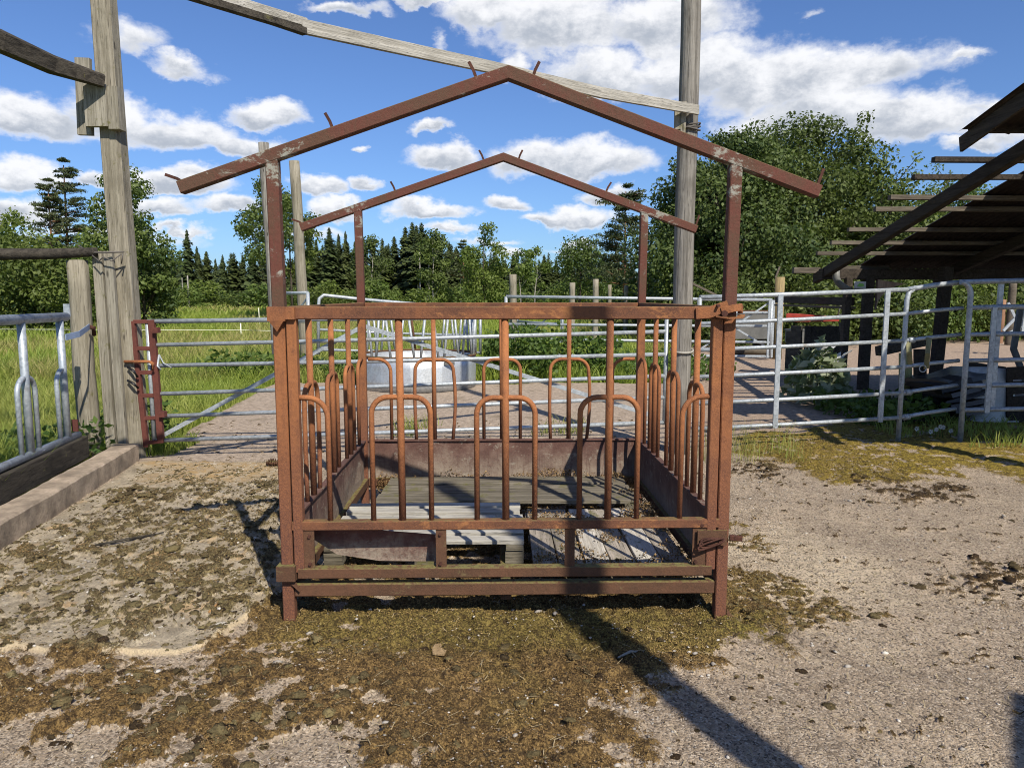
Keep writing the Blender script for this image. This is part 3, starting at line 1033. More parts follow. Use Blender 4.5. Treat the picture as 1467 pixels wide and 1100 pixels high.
cushions(5200, (1.0, 5.2), (2.6, 6.6), lambda X, Y: lookup(cush, X, Y) * np.clip((fbm(X * 3.2, Y * 3.2, 153, 4) - .42) * 6, 0, 1), 0.013, 0.45, 0.04, 0.45, 0.02, fuzz=10)
cushions(1300, (-1.0, 3.6), (1.85, 6.5), lambda X, Y: np.clip((fbm(X * 2.2, Y * 2.2, 154, 4) - .42) * 4, 0.04, 1) * .6, 0.009, 0.5, 0.032, 0.5, 0.15, fuzz=14)
cushions(2600, (0.0, 2.0), (2.9, 4.4), lambda X, Y: lookup(rmoss, X, Y) * .8, 0.010, 0.45, 0.03, 0.45, 0.6, fuzz=14)

# loose gravel and pale chips
n = 15000
X = RNG.uniform(-3.0, 3.6, n)
Y = 1.85 + RNG.uniform(0, 1, n) ** 1.6 * 5.0
vx = lookup(fg, X, Y)
keep = RNG.uniform(0, 1, n) < np.where(vx > 0.5, 0.62, 0.5) * np.clip((fbm(X * 3, Y * 3, 91, 3) - 0.36) * 3.4, 0.06, 1)
X, Y = X[keep], Y[keep]
k_ = len(X)
ico = np.array([[0, 0, 1], [.94, 0, .3], [.29, .9, .3], [-.76, .55, .3], [-.76, -.55, .3], [.29, -.9, .3], [.6, .5, -.4], [-.5, .6, -.4], [-.5, -.6, -.4], [.6, -.5, -.4]])
icf = np.array([[0, 1, 2], [0, 2, 3], [0, 3, 4], [0, 4, 5], [0, 5, 1], [1, 6, 2], [2, 7, 3], [3, 8, 4], [4, 8, 5], [5, 9, 1], [2, 6, 7], [3, 7, 8], [5, 8, 9], [1, 9, 6]])
sz = RNG.lognormal(math.log(0.0048), 0.42, k_).clip(0.003, 0.02)
V = ico[None] * RNG.uniform(0.7, 1.25, (k_, 10, 1))
ang = RNG.uniform(0, 6.28, k_)
ca, sa = np.cos(ang)[:, None], np.sin(ang)[:, None]
V = V * np.array([1.25, 0.85, 0.6])
V = np.stack([V[..., 0] * ca - V[..., 1] * sa, V[..., 0] * sa + V[..., 1] * ca, V[..., 2]], -1) * sz[:, None, None]
V = V + np.stack([X, Y, lookup(Z, X, Y) + sz * 0.3], 1)[:, None]
Fs = (np.arange(k_)[:, None, None] * 10 + icf[None]).reshape(-1, 3)
ms, nts, bs_ = new_mat('gravel_stone')
at_ = nts.nodes.new('ShaderNodeAttribute')
at_.attribute_name = 'tone'
setc(nts, bs_, MIX(nts, at_.outputs['Fac'], (0.13, 0.11, 0.09), (0.52, 0.48, 0.42)))
bs_.inputs['Roughness'].default_value = 0.85
np_obj('gravel', np_mesh('gravel', V.reshape(-1, 3), Fs, ms, False, {'tone': np.repeat(RNG.beta(1.2, 1.5, k_), 10)}), kind='stuff')

# dry litter: straws and needles on the ground
n = 2600
X = RNG.uniform(-2.9, 3.2, n)
Y = 1.85 + RNG.uniform(0, 1, n) ** 1.5 * 5.0
L = RNG.uniform(0.012, 0.05, n)
a = RNG.uniform(0, 6.28, n)
wd = 0.0014
zz = lookup(Z, X, Y) + 0.006
dx, dy = np.cos(a) * L / 2, np.sin(a) * L / 2
px_, py_ = -np.sin(a) * wd, np.cos(a) * wd
V = np.stack([np.stack([X - dx - px_, Y - dy - py_, zz], 1), np.stack([X + dx - px_, Y + dy - py_, zz + 0.006], 1), np.stack([X + dx + px_, Y + dy + py_, zz + 0.006], 1),
              np.stack([X - dx + px_, Y - dy + py_, zz], 1)], 1)
np_obj('litter', np_mesh('litter', V.reshape(-1, 3), np.arange(n * 4).reshape(n, 4), mat_plain('straw', (0.40, 0.32, 0.19), 0.9, 0.4, 30, bumpy=0)), kind='stuff')

# grass
def grass_patch(name, n, x0, x1, y0, y1, ypow, h0, h1, w, mat=GRASS, cond=None, dryness=0.3, lean=0.55, tone_mu=0.5):
    Y = y0 + RNG.uniform(0, 1, n) ** ypow * (y1 - y0)
    X = RNG.uniform(0, 1, n) * (x1(Y) - x0(Y)) + x0(Y)
    g = lookup(grass_m, X, Y) > 0.5
    if cond is not None:
        g = cond(X, Y)
    X, Y = X[g], Y[g]
    k = len(X)
    patch = fbm(X * 0.9, Y * 0.45, 101, 4)
    patch2 = fbm(X * 0.35, Y * 0.14, 103, 4)
    h = (h0 + (h1 - h0) * RNG.uniform(0, 1, k)) * (0.55 + 0.9 * patch)
    dry = np.clip((sstep(0.42, 0.62, patch2) * dryness * 1.6) * RNG.uniform(0.3, 1.2, k), 0, 1)
    tone = np.clip(RNG.normal(tone_mu, 0.22, k) + (patch - 0.5) * 1.2, 0, 1)
    return shoots(name, X, Y, lookup(Z, X, Y), h, w * (0.7 + 0.6 * RNG.uniform(0, 1, k)) * (0.6 + 0.09 * Y), lean, mat, tone, dry, seg=2)


fan = lambda s: (lambda Y: s * Y)
grass_patch('grass', 60000, fan(-0.95), lambda Y: np.minimum(slab_edge(Y) + 0.2, -0.2 * Y), 6.0, 17.0, 1.3, 0.08, 0.26, 0.008, dryness=0.25, tone_mu=0.6)
grass_patch('grass', 60000, fan(-0.85), fan(0.26), 12.8, 60.0, 1.7, 0.15, 0.42, 0.011, dryness=0.55)
grass_patch('grass', 26000, fan(-0.85), fan(0.5), 55.0, 130.0, 1.2, 0.3, 0.6, 0.03, dryness=0.6)
grass_patch('grass', 9000, lambda Y: kerb_x(Y) - 1.9, lambda Y: kerb_x(Y) - 0.36, 3.9, 6.95, 1.0, 0.15, 0.5, 0.009, dryness=0.1)
# weeds in the joint under the right-hand gates and at the pole foot
grass_patch('grass', 420, lambda Y: 0 * Y + 1.7, lambda Y: 0 * Y + 2.7, 6.55, 7.2, 1.0, 0.08, 0.34, 0.0035, cond=lambda X, Y: fbm(X * 3, Y * 3, 111, 3) > 0.46, dryness=0.5, lean=0.4)
grass_patch('grass', 2200, lambda Y: 0 * Y + 4.1, lambda Y: 0 * Y + 7.0, 7.2, 8.7, 1.0, 0.05, 0.18, 0.007, cond=lambda X, Y: fbm(X * 2, Y * 2, 112, 3) > 0.46, dryness=0.2)
grass_patch('grass', 2500, lambda Y: 0 * Y - 3.6, lambda Y: 0 * Y - 2.6, 6.9, 7.6, 1.0, 0.06, 0.2, 0.006, cond=lambda X, Y: X < -3.25)
grass_patch('grass', 2600, lambda Y: 0 * Y - 1.3, lambda Y: 0 * Y + 1.4, 7.0, 8.6, 1.0, 0.05, 0.22, 0.006, cond=lambda X, Y: fbm(X * 1.6, Y * 1.6, 114, 3) > 0.60)


def weeds(name, n, X0, X1, Y0, Y1, h, leaf, seed, dens=0.4):
    """rank leafy stems: nettles and docks"""
    X = RNG.uniform(X0, X1, n)
    Y = RNG.uniform(Y0, Y1, n)
    pk = fbm(X * 1.1, Y * 1.1, seed, 4)
    k = pk > dens
    X, Y, pk = X[k], Y[k], pk[k]
    hh = h * (0.3 + 1.1 * pk)
    z = RNG.uniform(0, 1, len(X)) ** 0.8 * hh
    return leaf_cloud(name, np.stack([X, Y, z], 1), leaf, WEED, 0.35, RNG.uniform(0, 1, len(X)), kind='stuff')


weeds('weeds', 5200, -0.5, 2.0, 12.9, 14.6, 0.95, 0.05, 121)
weeds('weeds', 1500, -5.6, -2.7, 12.9, 14.2, 0.5, 0.05, 122)
weeds('weeds', 2600, 1.4, 4.0, 13.0, 16.5, 0.35, 0.05, 123)
weeds('weeds', 2600, -5.2, -3.62, 4.6, 6.7, 0.42, 0.035, 124)
weeds('weeds', 1200, 4.0, 5.4, 8.4, 9.8, 0.32, 0.05, 125)
weeds('weeds', 500, -4.1, -3.5, 7.0, 7.8, 0.45, 0.035, 126, 0.3)

# ------------------------------------------------------------------ kerb and plank by the feed front
def kerb_pt(Y, dx=0.0):
    d = Vector((-0.160, 1.0, 0)).normalized()
    nrm = Vector((-d.y, d.x, 0))            # towards the meadow
    return Vector((kerb_x(Y), Y, 0)) + nrm * dx


kb = MB()
path = [kerb_pt(1.6 + 5.12 * k / 60, 0.10 + random.uniform(-.0035, .0035)) + Vector((0, 0, random.uniform(-.003, .003))) for k in range(61)]
kb.sweep([p + Vector((0, 0, 0.06)) for p in path], [(-0.10, -0.10), (0.10, -0.10), (0.10, 0.092), (0.088, 0.105), (-0.09, 0.105), (-0.10, 0.09)])
kb.build('kerb', KERB, kind='structure')
pl_ = MB()
path = [kerb_pt(1.7, 0.275) + Vector((0, 0, 0.23)), kerb_pt(4.2, 0.27) + Vector((0, 0, 0.225)), kerb_pt(6.25, 0.27) + Vector((0, 0, 0.24))]
pl_.bar(path, 0.055, 0.19, bev=0.12)
tb = thing('ledge_board', 'dark rotten board lying on edge behind the concrete kerb', 'board', kerb_pt(4.5, 0.27))
pl_.build('plank', WOOD_DARK, tb)
ls = MB()
ls.bar([kerb_pt(1.7, 0.33) + Vector((0, 0, 0.31)), kerb_pt(6.2, 0.33) + Vector((0, 0, 0.315))], 0.07, 0.03)
ls.build('cap_strip', WOOD_DARK, tb)
# ------------------------------------------------------------------ the rusty hay feeder
FO = Vector((-0.028, 3.31, 0.0))
FX = Vector((1.0, 0.022, 0)).normalized()
FY = Vector((-0.022, 1.0, 0)).normalized()


def L3(x, y, z):
    return FO + FX * x + FY * y + Vector((0, 0, z))


feeder = thing('hay_feeder', 'rusty open steel hay feeder with a bare gabled roof frame and hooped bars', 'hay feeder', FO)
HW, DP = 1.0, 2.0
PW = 0.053
UPV = tuple(FY)
ZT = 2.112
for (sx_, yy) in ((-1, 0), (1, 0), (-1, DP), (1, DP)):
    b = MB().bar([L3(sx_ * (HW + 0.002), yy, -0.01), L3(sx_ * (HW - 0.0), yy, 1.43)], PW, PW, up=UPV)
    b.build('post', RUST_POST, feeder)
    b = MB().bar([L3(sx_ * HW, yy, 1.43), L3(sx_ * (HW + 0.006), yy, ZT)], PW, PW, up=UPV)
    b.build('upper_post', RUST_UP, feeder)
# foot plate under the front corner post
MB().box(L3(HW + 0.01, 0.0, 0.006), (0.15, 0.13, 0.008)).build('foot_plate', RUST_LOW, feeder)
MB().add([L3(HW + .03, -.028, .01), L3(HW + .075, -.028, .01), L3(HW + .03, -.028, .07), L3(HW + .03, -.022, .01), L3(HW + .075, -.022, .01), L3(HW + .03, -.022, .07)],
         [(0, 1, 2), (5, 4, 3), (0, 3, 4, 1), (1, 4, 5, 2), (2, 5, 3, 0)]).build('gusset', RUST_LOW, feeder)

RH = 0.053
for yy, zo in ((0.0, 0.0), (DP, 0.012)):
    e = 1.405
    b = MB().bar([L3(-e, yy - 0.002, 1.978 + zo), L3(0.012, yy - 0.002, 2.462 + zo), L3(e - 0.028, yy - 0.002, 1.970 + zo)], PW, RH, bev=0.06)
    rf = b.build('roof_frame', RUST_UP, feeder)
    # bent spikes that once held the roofing laths
    for fx, ax, lean in ((-0.93, 'l', -0.35), (-0.53 * 1.0, 'm', -0.22), (-0.09, 'm', -0.22), (0.085, 'r', 0.2), (0.53, 'r', 0.25), (0.99, 'e', 0.18)):
        if fx == 0.53 and yy == 0.0:
            continue
        t = abs(fx)
        xw = fx * e if fx < 0 else fx * (e - 0.02)
        zc = 2.462 + zo - (2.462 - 1.974) * t + RH / 2 * 1.0
        if fx == -0.93:
            xw, zc = -e + 0.015, 2.0 + zo
            p0, p1, p2 = L3(xw, yy, zc), L3(xw - 0.03, yy, zc + 0.018), L3(xw - 0.08, yy, zc + 0.035)
        elif fx == 0.99:
            xw, zc = e - 0.035, 1.985 + zo
            p0, p1, p2 = L3(xw, yy, zc), L3(xw + 0.02, yy, zc + 0.06), L3(xw + 0.028, yy, zc + 0.085)
        else:
            p0, p1, p2 = L3(xw, yy, zc), L3(xw + lean * 0.05, yy, zc + 0.03), L3(xw + lean * 0.14, yy, zc + 0.065)
        MB().bar([p0, p1, p2], 0.013, 0.005, up=UPV).build('spike', RUST_DARK, rf)

# base beams between the posts
for a_, b_ in (((-HW + .03, 0.005), (HW - .03, 0.005)), ((-HW + .03, DP), (HW - .03, DP))):
    MB().bar([L3(a_[0], a_[1], 0.17), L3(b_[0], b_[1], 0.168)], PW, 0.060).build('base_beam', RUST_LOW, feeder)
for sx_ in (-1, 1):
    MB().bar([L3(sx_ * HW, 0.03, 0.17), L3(sx_ * HW, DP - .03, 0.168)], PW * 0.95, 0.060).build('base_beam', RUST_LOW, feeder)
MB().bar([L3(0, 0.035, 0.12), L3(0, DP - .03, 0.12)], 0.05, 0.05).build('base_beam', RUST_LOW, feeder)


def hoop_path(c, half, z0, z1, axis, off, rad=0.075, bend=0.0):
    """upside-down U standing on z0; c is the centre along the axis"""
    pts = []

    def q(a, z):
        a2 = a + bend * math.sin((z - z0) / (z1 - z0) * math.pi) * (1 if a > c else -0.4)
        return L3(a2, off, z) if axis == 'x' else L3(off, a2, z)
    pts.append(q(c - half, z0))
    if bend:
        pts += [q(c - half, z0 + (z1 - rad - z0) * k / 4) for k in (1, 2, 3)]
    for k in range(7):
        t = math.pi / 2 * k / 6
        pts.append(q(c - half + rad - rad * math.cos(t), z1 - rad + rad * math.sin(t)))
    for k in range(7):
        t = math.pi / 2 * (1 - k / 6)
        pts.append(q(c + half - rad + rad * math.cos(t), z1 - rad + rad * math.sin(t)))
    if bend:
        pts += [q(c + half, z0 + (z1 - rad - z0) * k / 4) for k in (3, 2, 1)]
    pts.append(q(c + half, z0))
    return pts


def half_hoop(c_leg, c_end, z0, z1, axis, off, rad=0.09):
    s = 1 if c_end > c_leg else -1
    q = (lambda a, z: L3(a, off, z)) if axis == 'x' else (lambda a, z: L3(off, a, z))
    pts = [q(c_leg, z0)]
    for k in range(7):
        t = math.pi / 2 * k / 6
        pts.append(q(c_leg + s * (rad - rad * math.cos(t)), z1 - rad + rad * math.sin(t)))
    pts.append(q(c_end, z1))
    return pts


BR, HR = 0.0165, 0.0125
Z_LOW, Z_TOP, Z_HOOP = 0.478, 1.44, 1.064


def rail_panel(name, axis, off, a0, a1, mains, ends, zlow=Z_LOW, extra=True, bendset=()):
    q = (lambda a, z: L3(a, off, z)) if axis == 'x' else (lambda a, z: L3(off, a, z))
    upv = UPV if axis == 'x' else tuple(FX)
    p = MB()
    p.bar([q(a0, Z_TOP), q(a1, Z_TOP)], 0.05, 0.056)
    if axis == 'x' and off < 0.5:
        p.bar([q(a0, zlow - 0.0), q(a1, zlow - 0.0)], 0.045, 0.042)
    panel = p.build(name, RUST_RAIL, feeder)
    up_ = FY if axis == 'x' else FX
    for i, c in enumerate(mains):
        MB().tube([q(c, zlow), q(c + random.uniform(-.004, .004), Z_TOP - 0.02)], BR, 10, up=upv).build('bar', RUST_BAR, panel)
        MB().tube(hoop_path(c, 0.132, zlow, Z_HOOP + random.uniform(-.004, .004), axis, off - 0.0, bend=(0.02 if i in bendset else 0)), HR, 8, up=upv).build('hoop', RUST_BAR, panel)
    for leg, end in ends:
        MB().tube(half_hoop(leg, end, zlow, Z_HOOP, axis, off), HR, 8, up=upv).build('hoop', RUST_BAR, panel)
    return panel


gate_panel = rail_panel('front_gate', 'x', -0.012, -HW + 0.03, HW - 0.02, (-0.472, 0.0, 0.468), ((-0.80, -0.945), (0.80, 0.945)))
gz = -0.012
for sx_ in (-1, 1):
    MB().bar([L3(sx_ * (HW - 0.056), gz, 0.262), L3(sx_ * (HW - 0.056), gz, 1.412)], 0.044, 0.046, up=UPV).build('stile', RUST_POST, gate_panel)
MB().bar([L3(-HW + 0.05, gz - .001, 0.255), L3(HW - 0.05, gz - .001, 0.255)], 0.05, 0.048).build('bottom_rail', RUST_LOW, gate_panel)
for xx, w in ((-0.905, 0.062), (-0.297, 0.048), (0.293, 0.046), (0.895, 0.07)):
    st_ = MB().box(L3(xx, gz - 0.012, 0.368), (w, 0.008, 0.186)).build('strip_plate', RUST_LOW, gate_panel)
for xx, zz in ((-0.895, 0.43), (-0.895, 0.30), (-0.30, 0.437), (-0.30, 0.297), (0.875, 0.297), (0.90, 0.47)):
    MB().tube([L3(xx, gz - 0.016, zz), L3(xx, gz - 0.026, zz)], 0.008, 6, up=(0, 0, 1)).build('bolt', RUST_DARK, gate_panel)
# collar at the left hinge and the shackle below it
cl = MB()
cl.box(L3(-HW - 0.0, -0.012, 1.437), (0.078, 0.092, 0.062))
cl.box(L3(-HW + 0.055, -0.03, 1.44), (0.048, 0.05, 0.054))
cl.add([L3(-HW - .032, -.058, 1.405), L3(-HW + .03, -.058, 1.405), L3(-HW - .0, -.05, 1.36), L3(-HW - .032, -.03, 1.405), L3(-HW + .03, -.03, 1.405), L3(-HW - .0, -.03, 1.36)],
       [(0, 1, 2), (5, 4, 3), (0, 3, 4, 1), (1, 4, 5, 2), (2, 5, 3, 0)])
cl.build('hinge_collar', RUST_POST, feeder)
cl = MB()
cl.box(L3(-HW - 0.0, -0.012, 0.262), (0.085, 0.092, 0.07))
cl.add([L3(-HW - .0, -.04, .225), L3(-HW + .055, -.04, .17), L3(-HW + .028, -.04, .225), L3(-HW - .0, -.02, .225), L3(-HW + .055, -.02, .17), L3(-HW + .028, -.02, .225)],
       [(0, 1, 2), (5, 4, 3), (0, 3, 4, 1), (1, 4, 5, 2), (2, 5, 3, 0)])
cl.build('hinge_collar', RUST_LOW, feeder)
# latch of bent straps at the top right
lt = MB()
lt.bar([L3(HW - 0.16, -0.045, 1.437), L3(HW - 0.10, -0.047, 1.442), L3(HW - 0.06, -0.050, 1.458), L3(HW - 0.02, -0.056, 1.472)], 0.010, 0.048)
lt.bar([L3(HW - 0.05, -0.058, 1.448), L3(HW + 0.0, -0.064, 1.462), L3(HW + 0.035, -0.056, 1.466), L3(HW + 0.05, -0.03, 1.455), L3(HW + 0.05, 0.02, 1.452)], 0.008, 0.032)
lt.bar([L3(HW - 0.07, -0.05, 1.425), L3(HW - 0.02, -0.07, 1.418), L3(HW + 0.03, -0.066, 1.42), L3(HW + 0.048, -0.03, 1.43)], 0.03, 0.007)
la = lt.build('latch', RUST_POST, feeder)
MB().tube([L3(HW - 0.04, -0.075, 1.438), L3(HW - 0.04, -0.04, 1.438)], 0.014, 8).build('bolt', RUST_DARK, la)
MB().tube([L3(HW - 0.068, -0.075, 1.472), L3(HW - 0.068, -0.045, 1.472)], 0.007, 8).build('bolt', RUST_DARK, la)
# shackle and wire twisted round the lower right corner
lk = MB()
lk.box(L3(HW - 0.055, -0.045, 0.415), (0.135, 0.008, 0.07))
lw = lk.build('lower_latch', RUST_LOW, feeder)
w_ = MB()
for k in range(3):
    pts = []
    for j in range(14):
        t = j / 13 * 2 * math.pi
        pts.append(L3(HW - 0.065 + (0.045 + .008 * k) * math.cos(t), -0.055 - 0.006 * k + 0.004 * math.sin(3 * t), 0.40 + (0.018 + .004 * k) * math.sin(t + k * .5) - 0.004 * k))
    w_.tube(pts, 0.0045, 6, up=(0, 1, 0))
w_.build('twisted_wire', RUST_DARK, lw)
MB().bar([L3(HW + 0.03, -0.03, 0.412), L3(HW + 0.085, -0.04, 0.408)], 0.022, 0.022).build('hook', RUST_DARK, lw)

rail_panel('rear_panel', 'x', DP, -HW + 0.03, HW - 0.03, (-0.49, -0.0, 0.485), ((-0.80, -0.96), (0.80, 0.96)), bendset=(0, 2))
rail_panel('side_panel', 'y', -HW, 0.03, DP - 0.03, (0.5, 1.0, 1.5), ((0.2, 0.04), (1.8, 1.96)), bendset=(0,))
rail_panel('side_panel', 'y', HW, 0.03, DP - 0.03, (0.5, 1.0, 1.5), ((0.2, 0.04), (1.8, 1.96)))


def sheet(a, bq, z0, z1, thick, name='side_sheet', n=10, wob=0.006, lipdir=None):
    s = MB()
    a, bq = Vector(a), Vector(bq)
    d = (bq - a).normalized()
    nrm = Vector((-d.y, d.x, 0))
    vs, fs = [], []
    m_ = 3
    for i in range(n + 1):
        for j in range(m_ + 1):
            w = random.uniform(-wob, wob)
            p = a.lerp(bq, i / n) + nrm * w
            p.z = z0 + (z1 - z0) * j / m_
            vs.append(p + nrm * thick / 2)
            vs.append(p - nrm * thick / 2)
    k = m_ + 1
    at_ = lambda i, j, s_: (i * k + j) * 2 + s_
    for i in range(n):
        for j in range(m_):
            fs.append((at_(i, j, 0), at_(i, j + 1, 0), at_(i + 1, j + 1, 0), at_(i + 1, j, 0)))
            fs.append((at_(i, j, 1), at_(i + 1, j, 1), at_(i + 1, j + 1, 1), at_(i, j + 1, 1)))
        for j in (0, m_):
            fs.append((at_(i, j, 0), at_(i + 1, j, 0), at_(i + 1, j, 1), at_(i, j, 1)))
    for i in (0, n):
        for j in range(m_):
            fs.append((at_(i, j, 0), at_(i, j, 1), at_(i, j + 1, 1), at_(i, j + 1, 0)))
    s.add(vs, fs)
    s.bar([Vector((a.x, a.y, z1)), Vector((bq.x, bq.y, z1))], 0.034, 0.012)
    return s.build(name, SHEET, feeder)


sheet(L3(-HW + .02, DP - 0.0, 0), L3(HW - .02, DP - 0.0, 0), 0.11, 0.475, 0.004)
sheet(L3(-HW, .04, 0), L3(-HW, DP - .03, 0), 0.13, 0.475, 0.004)
sheet(L3(HW, .04, 0), L3(HW, DP - .03, 0), 0.13, 0.475, 0.004)
# the loose panel sagging behind the left front opening
bs_ = MB()
pts2 = [L3(-0.905, .05, .455), L3(-0.60, .055, .43), L3(-0.33, .06, .405), L3(-0.325, .10, .26), L3(-0.60, .10, .265), L3(-0.80, .095, .30), L3(-0.905, .08, .38)]
off_ = FY * 0.004
nn = len(pts2)
bs_.add(pts2 + [p + off_ for p in pts2], [tuple(range(nn)), tuple(range(nn, 2 * nn))[::-1]] + [(i, i + nn, (i + 1) % nn + nn, (i + 1) % nn) for i in range(nn)])
bs_.build('bent_sheet', SHEET_GREY, feeder, label='torn sagging sheet with grey lichen')


# ------------------------------------------------------------------ pallets lying in the feeder
def plank(mb, p0, p1, w, h, jit=0.004):
    p0, p1 = Vector(p0), Vector(p1)
    mid = p0.lerp(p1, 0.5) + Vector((random.uniform(-jit, jit), random.uniform(-jit, jit), random.uniform(-jit, jit)))
    mb.bar([p0, mid, p1], w, h, bev=0.10)
    return mb


def pallet(label, x0, x1, y0, y1, ztop, mat, nboards, axis, skip=(), tilt=0.0, mat_block=None):
    c = L3((x0 + x1) / 2, (y0 + y1) / 2, 0.0)
    t = thing('pallet', label, 'pallet', (c.x, c.y, max(0.0, ztop - 0.144)))
    h = 0.022
    if axis == 'x':
        wb = (y1 - y0) / nboards
        for i in range(nboards):
            if i in skip:
                continue
            yy = y0 + wb * (i + .5)
            plank(MB(), L3(x0 + random.uniform(-.01, .01), yy, ztop - h / 2 + random.uniform(-.004, .003)), L3(x1 + random.uniform(-.01, .01), yy + random.uniform(-.006, .006), ztop - h / 2 + random.uniform(-.004, .003)), wb * (0.60 if nboards > 5 else 0.84), h).build('board', mat, t)
        for i, xx in enumerate((x0 + .05, (x0 + x1) / 2, x1 - .05)):
            plank(MB(), L3(xx, y0, ztop - h * 1.5), L3(xx, y1, ztop - h * 1.5), 0.09, h * 0.98).build('stringer', mat_block or mat, t)
            for yy in (y0 + .07, (y0 + y1) / 2, y1 - .07):
                MB().box(L3(xx, yy, ztop - 0.083), (0.095, 0.12, 0.074), jit=0.002).build('block', mat_block or mat, t)
    else:
        wb = (x1 - x0) / nboards
        for i in range(nboards):
            if i in skip:
                continue
            xx = x0 + wb * (i + .5)
            plank(MB(), L3(xx, y0 + random.uniform(-.02, .02), ztop - h / 2), L3(xx + random.uniform(-.012, .012), y1 + random.uniform(-.02, .02), ztop - h / 2), wb * 0.92, h).build('board', PALLET_BRIGHT if i in (2, 4) else mat, t)
        for yy in (y0 + .05, (y0 + y1) / 2, y1 - .05):
            plank(MB(), L3(x0, yy, ztop - h * 1.5), L3(x1, yy, ztop - h * 1.5), 0.09, h * 0.98).build('stringer', mat_block or mat, t)
    return t


pallet('bleached white wooden pallet in the front left of the feeder', -0.93, 0.10, 0.36, 1.14, 0.262, PALLET_WHITE, 6, 'x', mat_block=PALLET_GREY)
pallet('grey mossy pallet lying along the back sheet of the feeder', -0.80, 0.86, 1.20, 1.88, 0.235, PALLET_GREY, 3, 'x')
pallet('bleached mossy pallet with boards running front to back, in the front right of the feeder', 0.135, 0.93, 0.22, 1.20, 0.19, PALLET_PINK, 6, 'y')

# moss cushions inside the feeder along the sheets
n = 20000
t_ = RNG.uniform(0, 1, n)
side_ = RNG.integers(0, 3, n)
lx = np.where(side_ == 0, RNG.uniform(-0.9, 0.95, n), np.where(side_ == 1, 0.95 - RNG.beta(1.2, 3, n) * 0.42, RNG.uniform(0.15, 0.95, n)))
ly = np.where(side_ == 0, 1.97 - RNG.beta(1.2, 3, n) * 0.22, np.where(side_ == 1, RNG.uniform(0.1, 1.9, n), 0.2 + 1.1 * RNG.uniform(0, 1, n)))
pk = fbm(lx * 5, ly * 5, 131, 4)
k = pk > np.where(side_ == 2, 0.56, 0.42)
lx, ly, pk, side_ = lx[k], ly[k], pk[k], side_[k]
hz = np.where(side_ == 2, 0.188 + 0.022 * RNG.uniform(0, 1, len(lx)), (0.20 + (pk - 0.42) * 0.28) * RNG.uniform(0.55, 1, len(lx)))
wx = FO.x + FX.x * lx + FY.x * ly
wy = FO.y + FX.y * lx + FY.y * ly
leaf_cloud('moss', np.stack([wx, wy, hz], 1), 0.007, MOSS, 0.8, np.clip(RNG.normal(0.4, 0.25, len(lx)), 0, 1), kind='stuff')

# ------------------------------------------------------------------ poles and posts
def pole(label, base, top_z, r0, r1, mat, name='wooden_pole', cat='pole', lean=(0, 0), group=None, n=14, knots=0, square=False):
    t = thing(name, label, cat, (base[0], base[1], 0), group)
    pts, sc = [], []
    K = 9
    for i in range(K):
        f = i / (K - 1)
        z = -0.15 + (top_z + 0.15) * f
        pts.append((base[0] + lean[0] * f + random.uniform(-.006, .006), base[1] + lean[1] * f + random.uniform(-.006, .006), z))
        sc.append((r0 + (r1 - r0) * f) / r0)
    m_ = MB()
    if square:
        m_.sweep(pts, [(-r0 * .75, -r0), (r0 * .75, -r0), (r0, -r0 * .6), (r0, r0 * .7), (r0 * .7, r0), (-r0 * .7, r0), (-r0, r0 * .7), (-r0, -r0 * .7)], up=(0, 1, 0), scales=sc, smooth=False)
    else:
        prof = [(r0 * (1 + random.uniform(-.05, .05)) * math.cos(2 * math.pi * j / n), r0 * (1 + random.uniform(-.05, .05)) * math.sin(2 * math.pi * j / n)) for j in range(n)]
        m_.sweep(pts, prof, up=(0, 1, 0), smooth=True, scales=sc)
    m_.build('shaft', mat, t)
    return t


pB = P(978, 600, 7.05)
poleR = pole('tall grey round pole behind the feeder, holding the end of the long pale plank', (1.625, 7.08), 6.2, 0.098, 0.088, WOOD_POLE, n=18)
# fittings on it
pc = P(975, 175, 6.95)
for (ox, oz, sx_, sz_) in ((-0.128, 0.03, 0.05, 0.20), (-0.072, 0.0, 0.05, 0.34)):
    MB().box((1.625 + ox, 6.955, pc.z + oz), (sx_, 0.05, sz_), jit=0.006).build('cleat', WOOD_PLANK_V, poleR)
b = MB()
for k in range(3):
    pts = [(1.63 + 0.108 * math.cos(t), 7.08 + 0.112 * math.sin(t), pc.z - 0.045 + 0.022 * k + 0.012 * math.sin(2 * t + k)) for t in np.linspace(0, 2 * math.pi, 20)]
    b.tube(pts, 0.008, 6)
b.build('wire_binding', WIRE_MAT, poleR)
b = MB()
pts = [(1.63 + 0.104 * math.cos(t), 7.08 + 0.104 * math.sin(t), 1.0 + 0.02 * math.sin(t)) for t in np.linspace(0, 2 * math.pi, 20)]
b.tube(pts, 0.012, 6)
b.build('rope_binding', WOOD_PLANK, poleR)

